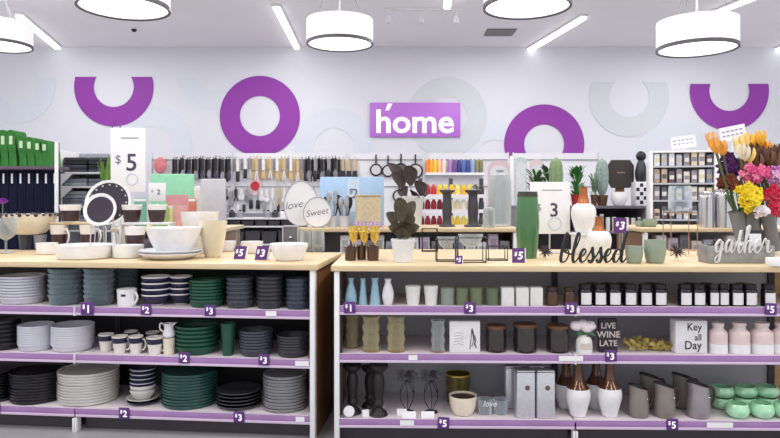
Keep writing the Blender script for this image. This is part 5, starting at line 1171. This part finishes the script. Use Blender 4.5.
thing([('body', MB().lathe(psm([(0, 0), (.05, 0), (.07, .1), (.05, .2), (.03, .25)], 3) + [(0, .25)], 20).mesh(mat(44, 42, 48, .4))), ('lamp_head', MB().ball((0, 0, .3), .06, (1, .8, 1)).mesh(BLACK))], 'dark_ornament', 'dark ornament on a tall black box right of the octagonal board', 'ornament', (X(641, 7.6), 7.6, Z(182, 7.6) + .001))
bb = MB().box(-.09, .09, -.08, .08, 0, Z(182, 7.6) - zt0, .004); ck = MB()
for i in range(4):
    for j in range(5):
        if (i + j) % 2: ck.box(-.085 + i * .043, -.085 + i * .043 + .036, -.082, -.08, .02 + j * .05, .02 + j * .05 + .04)
thing([('box', bb.mesh(mat(232, 232, 236, .5))), ('check_print', ck.mesh(BLACK))], 'checked_box', 'white box with black check print beside the bookcase', 'box', (X(641, 7.6), 7.6, zt0))
# ================================================================ wall of kitchen tools
YP = 10.2
PEG = mat(228, 228, 234, .6, var=.02)
zt_ = Z(153, YP)
def pegwall(px0, px1, label, m=PEG, top=153):
    x0, x1 = X(px0, YP), X(px1, YP); w = x1 - x0; z1 = Z(top, YP)
    holes = MB()
    parts = [('board', MB().box(0, w, .04, .07, 0, z1).mesh(m)), ('base_shelf', MB().box(0, w, -.42, .039, .08, .11).mesh(mat(170, 170, 176, .5))), ('kick_plate', MB().box(0, w, -.38, -.36, 0, .079).mesh(mat(120, 118, 124, .6)))]
    for xx in (0, w - .02): parts.append(('upright', MB().box(xx, xx + .02, .01, .039, .111, z1 + .01).mesh(mat(224, 224, 228, .5))))
    for py in (159.5, 186.5):
        zz = Z(py, YP); parts.append(('hang_rail', MB().box(.021, w - .021, .025, .039, zz - .008, zz + .008).mesh(mat(160, 160, 168, .4, .4))))
    thing(parts, 'pegboard_rack', label, 'display rack', (x0, YP, 0), 0, 'pegboard racks along the back wall')
pegwall(150, 232.5, 'pegboard rack of black utensils left of the purple ring'); pegwall(233, 346.5, 'pegboard rack of pale and wooden utensils under the purple ring')
pegwall(347, 424, 'pegboard rack of round pans below the home sign'); pegwall(424.5, 509, 'pegboard rack with colourful packs right of the pans'); pegwall(513, 600, 'pegboard rack behind the three dollar card plants')
random.seed(5)
def utensil(px, y0, y1, kind, hc, cc, label, group, w=6, YY=YP, dy=0.0):
    x = X(px, YY); z0, z1 = Z(y1, YY), Z(y0, YY); L = z1 - z0; W = S(w, YY)
    H = MB().tube([(0, 0, L * .42), (0, 0, L * .9)], .026, 6)
    H.tube([(0, 0, L * .9), (0, .01, L * .99), (0, .035 - dy, L)], .006, 5)
    hd = MB()
    if kind == 'spatula': hd.box(-W * .42, W * .42, -.006, .006, 0, L * .45, .005)
    elif kind == 'spoon': hd.lathe(psm([(0, 0), (W * .32, L * .06), (W * .45, L * .22), (W * .2, L * .4), (.012, L * .46)], 3), 12, sy=.35)
    elif kind == 'whisk':
        for k in range(4):
            a = PI * k / 4; hd.tube(sm([(0, 0, L * .46), (W * .4 * math.cos(a), W * .4 * math.sin(a) * .5, L * .2), (0, 0, 0), (-W * .4 * math.cos(a), -W * .4 * math.sin(a) * .5, L * .2), (0, 0, L * .46)], 4), .005, 5)
    elif kind == 'tongs': hd.tube([(-W * .3, 0, 0), (-W * .12, 0, L * .3), (0, 0, L * .5)], .01, 5); hd.tube([(W * .3, 0, 0), (W * .12, 0, L * .3), (0, 0, L * .5)], .01, 5)
    elif kind == 'brush': hd.prism([(-W * .5, 0), (W * .5, 0), (W * .32, L * .42), (-W * .32, L * .42)], -.02, .02)
    thing([('handle', H.mesh(hc)), ('head', hd.mesh(cc))], {'spatula': 'spatula', 'spoon': 'serving_spoon', 'whisk': 'whisk', 'tongs': 'tongs', 'brush': 'dish_brush'}[kind], label, kind if kind != 'spoon' else 'spoon', (x, YP - .012 + dy, z0), 0, group)
BK = mat(38, 36, 42, .5); TAN = mat(206, 180, 136, .6); GRY = mat(150, 150, 156, .5); WH = mat(232, 230, 230, .5); DKP = mat(70, 62, 90, .5)
zone = [(174, 230, 18, [('spatula', BK, BK), ('spoon', BK, DKP), ('spatula', BK, BK), ('spoon', BK, GRY)], 'black', 'left of the purple ring'),
        (235, 250, 5, [('tongs', GRY, WH), ('spatula', WH, BK)], 'grey and white', 'at left below the ring'),
        (254, 302, 15, [('spoon', TAN, TAN), ('tongs', TAN, WH), ('whisk', GRY, TAN), ('spoon', WH, TAN)], 'pale wood and cream', 'under the purple ring'),
        (306, 339, 11, [('spatula', BK, BK), ('whisk', BK, GRY), ('tongs', BK, BK), ('spoon', GRY, BK)], 'black and grey', 'right of the purple ring')]
for (p0, p1, n, kinds, cw, wh) in zone:
    for i in range(n):
        k, hc, cc = kinds[i % len(kinds)]; px = p0 + (p1 - p0) * i / (n - 1)
        utensil(px, 157 + random.uniform(-1, 1), 181 + random.uniform(-3, 1), k, hc, cc, '%s %s, %s in the upper row %s' % (cw, k, nth(i, 'first') + ('' if i == 0 else ' from left'), wh), 'upper row utensils ' + wh, 4.6, dy=-.06 * (i % 2))
for i, px in enumerate((343, 349, 355)):
    utensil(px, 157, 181, 'brush', TAN, BK, 'black dish brush with tan handle, %s of three' % ['left', 'middle', 'right'][i], 'dish brushes', 6.2)
thing([('cloth', MB().ball((0, 0, 0), .12, (.85, .25, 1.05), 16, 10, .05).mesh(mat(214, 126, 132, .7, var=.2, scale=20))), ('loop', MB().tube([(-.01, .03, .12), (0, .04, .15), (.01, .03, .12)], .006).mesh(PAPER))], 'oven_mitt', 'pink oven mitt at the left end of the utensil wall', 'oven mitt', (X(161, YP), YP - .035, Z(165.5, YP)))
low = [(226, 188, 200, 'spoon', BK), (231, 190, 206, 'spatula', GRY), (236, 188, 201, 'tongs', BK), (241.5, 188, 200, 'spatula', WH), (247, 188, 202, 'whisk', GRY), (262, 188, 201, 'spatula', WH), (267, 188, 203, 'spoon', WH), (273, 187, 206, 'tongs', WH), (279, 187, 207, 'tongs', TAN), (284.5, 187, 204, 'spoon', WH), (290, 187, 203, 'tongs', TAN), (296, 187, 202, 'spatula', GRY), (302, 187, 199, 'spoon', BK), (308, 187, 200, 'whisk', BK), (313, 187, 199, 'spatula', GRY)]
for i, (px, y0, y1, k, c) in enumerate(low):
    utensil(px, y0, y1, k, c, c, '%s %s, %s in the lower utensil row' % ({id(BK): 'black', id(GRY): 'grey', id(WH): 'white', id(TAN): 'tan'}[id(c)], k, nth(i, 'first') + ('' if i == 0 else ' from left')), 'lower row utensils on the pegboard', 6.4)
thing([('dial', MB().lathe([(0, 0), (.07, 0), (.07, .03), (0, .03)], 24).xf(Matrix.Rotation(PI/2, 4, 'X')).mesh(mat(190, 40, 60, .5))), ('backing_card', MB().box(-.09, .09, .0005, .004, -.15, .15).mesh(mat(238, 214, 216, .6)))], 'red_timer', 'red round kitchen timer on a pale card', 'timer', (X(255, YP), YP + .02, Z(186, YP)))
for i, px in enumerate((251, 258)):
    thing([('grip', MB().box(-.03, .03, -.02, .02, 0, .14, .01).mesh(BLACK)), ('blade', MB().prism([(-.024, .14), (.024, .14), (.004, .3)], -.004, .004).mesh(STEEL))], 'peeler', 'black handled peeler, %s of the pair below the red timer' % ['left', 'right'][i], 'peeler', (X(px, YP), YP - .005, Z(209, YP)), group='black handled peelers')
random.seed(9)
for i, px in enumerate((228, 238, 243.6, 264, 271, 278, 285)):
    W = S(5.5, YP)
    thing([('backing_card', MB().box(-W/2, W/2, 0, .006, 0, .22).mesh(mat(214, 216, 224, .5))), ('gadget', MB().box(-W * .25, W * .25, -.03, 0, .03, .15, .01).mesh((GRY, WH, BK)[i % 3]))], 'carded_gadget', 'carded kitchen gadget, %s in the row above the dark trays' % (nth(i, 'first') + ('' if i == 0 else ' from left')), 'gadget', (X(px, YP), YP + .032, Z(214, YP)), group='carded gadgets on the pegboard')
# dark trays rack below
YD = 9.1; x0, x1 = X(224, YD), X(296, YD); w = x1 - x0
parts = [('side', MB().box(a, a + .03, 0, .5, 0, Z(214, YD)).mesh(mat(150, 150, 156, .5))) for a in (0, w - .03)]
for py in (218, 226, 244): parts.append(('shelf', MB().box(.031, w - .031, 0, .5, Z(py, YD) - .02, Z(py, YD)).mesh(mat(214, 214, 220, .5))))
parts.append(('back', MB().box(.031, w - .031, .47, .5, .02, Z(214, YD)).mesh(mat(120, 120, 126, .6))))
thing(parts, 'tray_rack', 'grey rack of dark baking trays behind the white bowls', 'display rack', (x0, YD, 0))
for r_, (py, n) in enumerate(((226, 5), (244, 4))):
    for i in range(n):
        ww = (w - .08) / n * .94; hh = (.09 if r_ == 0 else .2) * random.uniform(.85, 1); xx = x0 + .04 + (w - .08) * (i + .5) / n
        tp = MB().prism([(-ww * .42, 0), (ww * .42, 0), (ww / 2, hh), (ww * .47, hh), (ww * .4, .012), (-ww * .4, .012), (-ww * .47, hh), (-ww / 2, hh)], -.12, .12)
        thing([('tray', tp.mesh(mat(*(random.choice([(64, 62, 68), (50, 48, 52), (84, 82, 88)])), .4))), ('front_wall', MB().box(-ww * .42, ww * .42, -.125, -.1201, .002, hh * .95).mesh(mat(58, 56, 62, .4)))], 'baking_tray', 'dark baking tray, %s on the %s rack shelf' % (nth(i, 'leftmost') + ('' if i == 0 else ' from left'), ['upper', 'lower'][r_]), 'baking tray', (xx, YD + .18, Z(py, YD) + .0005), 0, 'dark baking trays')
for i, px in enumerate((268, 275, 283, 240, 232)):
    hh = .09
    thing([('body', MB().lathe([(0, 0), (.04, 0), (.045, hh * .8), (.03, hh), (0, hh)], 16).mesh((GRY, CHAR, WH)[i % 3])), ('cap', MB().lathe([(0, hh), (.02, hh), (.02, hh + .02), (0, hh + .02)], 12).mesh(BLACK))], 'shaker', 'small shaker on top of the tray rack, %s' % ['third from right', 'second from right', 'rightmost', 'second from left', 'leftmost'][i], 'shaker', (X(px, YD + .2), YD + .2, Z(218, YD) + .0005), 0, 'shakers on the tray rack')
# round pans
for i, (px, py, r_) in enumerate([(376, 170, 5.3), (388, 171, 5.3), (401, 170, 6), (415.5, 171, 6.5), (399, 196, 5.5)]):
    Rr = S(r_, YP); ring_ = MB().tube([(Rr * math.cos(t), 0, Rr * math.sin(t)) for t in [2 * PI * k / 24 for k in range(24)]], .016, 8, True)
    fc = MB().lathe([(0, 0), (Rr * .9, 0), (Rr * .9, .012), (0, .012)], 24).xf(Matrix.Rotation(PI/2, 4, 'X'))
    hd = MB().box(-.012, .012, -.01, .01, Rr, Rr + .16, .005)
    thing([('rim', ring_.mesh(BLACK)), ('face', fc.mesh(mat(206, 204, 206, .4, .2) if i != 2 else mat(90, 86, 84, .5))), ('handle', hd.mesh(BLACK))], 'hanging_sieve', 'round black rimmed sieve with handle, %s' % ['first from left', 'second from left', 'darker third from left', 'largest at the right', 'hanging lower behind the brown plant'][i], 'sieve', (X(px, YP), YP + .004, Z(py, YP)), group='round sieves on the pegboard')
# colourful packs
cols = [('orange', (240, 140, 60)), ('amber', (246, 178, 60)), ('yellow', (250, 206, 70)), ('peach', (250, 200, 150)), ('cream pink', (244, 222, 214)), ('lilac', (176, 130, 190)), ('violet', (126, 78, 160)), ('navy', (60, 62, 130)), ('blue', (90, 112, 186)), ('indigo', (70, 76, 150)), ('sky blue', (150, 176, 214)), ('khaki', (150, 140, 104)), ('olive', (130, 128, 96))]
xs = [427.3, 431, 435, 439.5, 444, 450, 454.5, 459, 463.5, 468, 472.5, 477, 481]
for (nm, c), px in zip(cols, xs):
    Rr = S(3.9, YP) / 2; hh = Z(158, YP) - Z(173.5, YP)
    thing([('bottle', MB().lathe(psm([(0, 0), (Rr, .004), (Rr, hh * .75), (Rr * .5, hh * .88)], 3) + [(0, hh * .88)], 16).mesh(mat(*c, .4))), ('cap', MB().lathe([(0, hh * .881), (Rr * .5, hh * .881), (Rr * .5, hh), (0, hh)], 12).mesh(WH))], 'squeeze_bottle', nm + ' squeeze bottle on the topmost colourful ledge', 'bottle', (X(px, YP - .06), YP - .06, Z(173.5, YP - .06)), 0, 'bottles on the topmost ledge')
lx0, lx1 = X(425.2, YP), X(484, YP)
thing([('ledge', MB().box(lx0, lx1, YP - .12, YP + .039, -.02, -.0005).mesh(WH)), ('ledge_lip', MB().box(lx0, lx1, YP - .126, YP - .1201, -.025, .012).mesh(PAPER))], 'tool_ledge', 'white ledge carrying the topmost colourful bottles', 'ledge', (0, 0, Z(173.5, YP - .06)))
# red and yellow bottle rack
Yq = 6.8; x0, x1 = X(419, Yq), X(485, Yq); w = x1 - x0
rows = [(195, [(150, 24, 40), (186, 30, 48), (204, 44, 50), (246, 206, 40), (250, 214, 50), (240, 196, 50), (244, 226, 110), (240, 190, 30), (246, 210, 70), (90, 84, 60), (70, 66, 60)]),
        (210, [(150, 20, 34), (140, 16, 30), (160, 24, 40), (130, 20, 34), (60, 50, 56), (240, 230, 200), (236, 222, 180), (246, 236, 214), (230, 214, 160), (60, 56, 60), (70, 66, 74)]),
        (228, [(120, 20, 32), (150, 24, 40), (140, 22, 36), (156, 30, 44), (60, 52, 60), (250, 216, 50), (246, 206, 40), (240, 220, 90), (250, 220, 70), (64, 60, 66), (80, 76, 84)])]
parts = [('upright', MB().box(a, a + .04, .12, .16, 0, Z(178, Yq)).mesh(mat(74, 72, 80, .5))) for a in (.0, w / 2 - .02, w - .04)]
for py, _ in rows:
    i_ = len(parts); parts.append(('shelf', MB().box(-.01, w + .01, -.02, .119, Z(py, Yq) - .012, Z(py, Yq)).mesh(mat(236, 232, 236, .5))))
    parts.append(('shelf_lip', MB().box(-.01, w + .01, -.026, -.0201, Z(py, Yq) - .03, Z(py, Yq) + .006).mesh(mat(244, 238, 244, .5)), i_))
parts.append(('foot', MB().box(0, w, 0, .3, 0, .05).mesh(mat(74, 72, 80, .5))))
thing(parts, 'bottle_rack', 'rack with red bottles at left and yellow bottles at right', 'display rack', (x0, Yq, 0))
def cname(c): return 'red' if c[0] < 210 and c[1] < 60 and c[0] > 110 else ('dark' if c[0] < 110 else ('cream' if c[2] > 105 else 'yellow'))
for r_, (py, cs) in enumerate(rows):
    for i, c in enumerate(cs):
        Rr = w / len(cs) * .44; hh = Z(py - (10.5 if r_ < 2 else 12), Yq) - Z(py, Yq)
        thing([('bottle', MB().lathe(psm([(0, 0), (Rr, .003), (Rr, hh * .7), (Rr * .6, hh * .84)], 3) + [(0, hh * .84)], 16).mesh(mat(*c, .35))), ('cap', MB().lathe([(0, hh * .841), (Rr * .6, hh * .841), (Rr * .6, hh), (0, hh)], 12).mesh(mat(*[min(255, int(x * 1.1) + 10) for x in c], .4)))], cname(c) + '_bottle', '%s bottle, %s on the %s row of the bottle rack' % (cname(c), nth(i) + ('' if i == 0 else ' from left'), ['upper', 'middle', 'lower'][r_]), 'bottle', (x0 + w * (i + .5) / len(cs), Yq + .05, Z(py, Yq) + .0005), 0, 'bottles on the %s row of the bottle rack' % ['upper', 'middle', 'lower'][r_])
# white post and arched mirrors
Y = 8.5; w = S(3, Y)
thing([('post', MB().box(-w/2, w/2, -w/2, w/2, 0, Z(156, Y), .006).mesh(POSTM)), ('base_plate', MB().box(-.12, .12, -.12, .12, 0, .01).mesh(GREYM))], 'display_post', 'slim white post right of the tall cloudy carboy', 'post', (X(511.5, Y), Y, .0))
for px, w_, yt, c, lb in [(499, 22, 160, (214, 190, 194), 'arched pinkish panel behind the tall carboy'), (521, 12, 157, (196, 208, 206), 'pale green tinted panel right of the white post'), (537, 14, 159, (222, 200, 202), 'small pinkish arched panel above the green plants')]:
    Y = 9.1; a_ = S(w_, Y) / 2; h_ = Z(yt, Y)
    pr = [(-a_, 0), (a_, 0)] + [(a_ * math.cos(t), h_ - a_ * .8 + a_ * .8 * math.sin(t)) for t in [PI * k / 12 for k in range(13)]]
    inn = [(x * .82, .05 + z * .93) for x, z in pr]
    thing([('frame', MB().prism(pr, 0, .03).mesh(mat(*c, .5))), ('panel_face', MB().prism(inn, -.004, -.0005).mesh(mat(218, 220, 224, .3)))], 'arched_panel', lb, 'panel', (X(px, Y), Y, 0), group='arched panels behind the carboy')
# ================================================================ textiles at the left
Yx = 5.8; x0, x1 = X(-40, Yx), X(57, Yx); w = x1 - x0
zs_ = Z(166, Yx)
parts = [('shelf', MB().box(0, w - .02, 0, .268, zs_ - .03, zs_, .003).mesh(mat(96, 84, 100, .5))), ('end_post', MB().box(w - .019, w, -.01, .03, 0, Z(142, Yx), .004).mesh(POSTM)), ('back', MB().box(0, w - .12, .27, .28, 0, Z(140, Yx)).mesh(mat(70, 70, 80, .6))), ('hang_bar', MB().tube([(0, .2, zs_ - .05), (w - .02, .2, zs_ - .05)], .01, 8).mesh(GREYM)), ('base', MB().box(0, w - .02, .0, .265, 0, .12).mesh(mat(110, 110, 116, .5)))]
thing(parts, 'textile_rack', 'rack of green and navy textiles at the left edge', 'display rack', (x0, Yx, 0))
GRN = mat(48, 122, 48, .8, var=.22, scale=10); random.seed(15)
gp = [(-6, 129), (3, 130), (11, 131), (19, 131), (29, 137), (37, 138), (45, 140), (52, 141)]
for i, (px, yt) in enumerate(gp):
    Y = Yx + .08; W = S(7.3, Y); H = Z(yt, Y) - zs_
    pts = sm([(-W * .5, 0), (-W * .52, H * .3), (-W * .85, H * .75), (-W * .8, H * .97), (-W * .1, H), (W * .2, H * .85), (W * .42, H * .3), (W * .5, 0)], 3)
    bag = MB().prism([(p.x, p.y) for p in pts], -.02 - .04, .14)
    tg = MB().box(-W * .5, -W * .05, -.064, -.0605, H * .6, H * .84)
    thing([('cloth', bag.mesh(GRN)), ('hang_tag', tg.mesh(mat(200, 226, 190, .6)))], 'green_towel', 'folded green towel standing on the left rack, %s' % (nth(i) + ('' if i == 0 else ' from left')), 'towel', (X(px, Y) - .02, Y, zs_ + .001), 0, 'folded green towels on the left rack')
NV = mat(26, 30, 62, .85, var=.2, scale=8)
for i in range(8):
    px = -10 + i * 8.6; W = S(8.4, Yx); zt = zs_ - .035; H = zt - .30; mb = MB(); n = 12; vs = []
    for sgn in (0, 1):
        for k in range(n + 1):
            x = -W / 2 + W * k / n; y = .012 * math.sin(k * 1.6) + (.03 if sgn else 0)
            vs += [(x, y, 0), (x * .98, y * .6, H)]
    fs = []
    o2 = 2 * (n + 1)
    for k in range(n):
        fs += [(2 * k, 2 * k + 2, 2 * k + 3, 2 * k + 1), (o2 + 2 * k, o2 + 2 * k + 1, o2 + 2 * k + 3, o2 + 2 * k + 2), (2 * k + 1, 2 * k + 3, o2 + 2 * k + 3, o2 + 2 * k + 1), (2 * k, o2 + 2 * k, o2 + 2 * k + 2, 2 * k + 2)]
    fs += [(0, 1, o2 + 1, o2), (2 * n, o2 + 2 * n, o2 + 2 * n + 1, 2 * n + 1)]
    mb.add(vs, fs)
    thing([('cloth', mb.mesh(NV)), ('care_tag', MB().box(-.008, .008, -.018, -.016, H - .12, H - .03).mesh(PAPER))], 'navy_cloth', 'navy cloth hanging under the green towels, %s' % (nth(i) + ('' if i == 0 else ' from left')), 'cloth', (X(px, Yx), Yx + .09, .30), 0, 'navy cloths hanging on the left rack')
# folded textiles rack
Yr_ = 6.4; x0, x1 = X(58, Yr_), X(113, Yr_); w = x1 - x0; TW = [(60, 62, 72), (72, 76, 88), (44, 46, 54), (150, 156, 168), (164, 170, 180), (136, 144, 158), (120, 128, 140)]
sh_ = [Z(py, Yr_) for py in (172, 186, 206, 230)]
parts = [('side', MB().box(a, a + .02, 0, .42, 0, Z(150, Yr_), .003).mesh(WHITE)) for a in (0, w - .02)] + [('shelf', MB().box(.021, w - .021, 0, .4, z - .02, z, .002).mesh(WHITE)) for z in sh_] + [('back', MB().box(.021, w - .021, .401, .42, 0, Z(151, Yr_)).mesh(mat(176, 180, 190, .6)))]
for z in sh_[:3]: parts.append(('bracket', MB().prism([(.022, z - .021), (.14, z - .021), (.022, z - .13)], .0, .02).mesh(WHITE)))
thing(parts, 'towel_rack', 'white rack of folded grey towels behind the mugs', 'display rack', (x0, Yr_, 0))
random.seed(18)
tops = [Z(152, Yr_)] + sh_[:3]
for r_, z in enumerate(sh_):
    n = max(2, min(4, int((tops[r_] - z - .03) / .04))); cw_ = (w - .05) / 2
    for c in range(2):
        for k in range(n):
            cc = TW[(r_ * 2 + k + c) % 3 if r_ == 0 else 3 + (k + c + r_) % 4]; xx = x0 + .025 + cw_ * (c + .5); t = .036
            thing([('folded_cloth', MB().box(-cw_ * .46, cw_ * .46, -.15, .15, 0, t, .012).mesh(mat(*cc, .85, var=.15, scale=12)))], 'folded_towel', '%s folded towel, %s in the %s pile on the %s towel rack shelf' % ('dark grey' if r_ == 0 else 'light grey', nth(n - 1 - k), ['left', 'right'][c], ['top', 'second', 'third', 'bottom'][r_]), 'towel', (xx, Yr_ + .185, z + .0005 + k * (t + .0006)), 0, 'folded towels on the white rack')
sw = MB()
for i in range(16):
    a = random.uniform(0, 2 * PI); sw.leaf((0, 0, .0), (.07 * math.cos(a), .03 * math.sin(a), random.uniform(.2, .36)), .03, (0, 0, 0), (math.cos(a), -1, .1), 6)
Y = 6.25; zb = Z(192, Y)
thing([('foliage', sw.mesh(mat(106, 150, 60, .5, var=.2))), ('pot', MB().lathe([(0, -.10), (.04, -.10), (.055, .01), (0, .0)], 18).mesh(mat(90, 80, 70, .6))), ('pole', MB().tube([(0, 0, -.10), (0, 0, -zb)], .01).mesh(GREYM))], 'grass_plant', 'upright green grass plant beside the white towel rack', 'plant', (X(105, Y), Y, zb))

# ================================================================ light and camera
wd = bpy.data.worlds.new('World'); sc.world = wd; wd.use_nodes = True
bg = wd.node_tree.nodes['Background']; bg.inputs[0].default_value = (.97, .97, 1.0, 1); bg.inputs[1].default_value = .93
def area(x, y, z, sx, sy, e, rz=0):
    l = bpy.data.lights.new('strip', 'AREA'); l.shape = 'RECTANGLE'; l.size = sx; l.size_y = sy; l.energy = e; l.color = (1, .985, .97)
    o = bpy.data.objects.new('strip_lamp', l); col.objects.link(o); o.location = (x, y, z); o.rotation_euler = (0, 0, rz)
for y in (.4, 2.3, 4.6, 6.8, 9.0):
    for x in (-4.6, -1.6, 1.6, 4.6): area(x, y, CEIL - .08, .12, 1.5, 30)
cam = bpy.data.cameras.new('Camera'); co = bpy.data.objects.new('Camera', cam); col.objects.link(co)
cam.sensor_width = 36; cam.lens = 36 * FPX / 780; cam.clip_start = .05
co.location = (0, 0, EYE); co.rotation_euler = (PI / 2, 0, 0)
cam.shift_x = 0.0; cam.shift_y = -(219 - HY) / 780
sc.camera = co
sc.view_settings.view_transform = 'Standard'; sc.view_settings.look = 'None'; sc.view_settings.exposure = 0
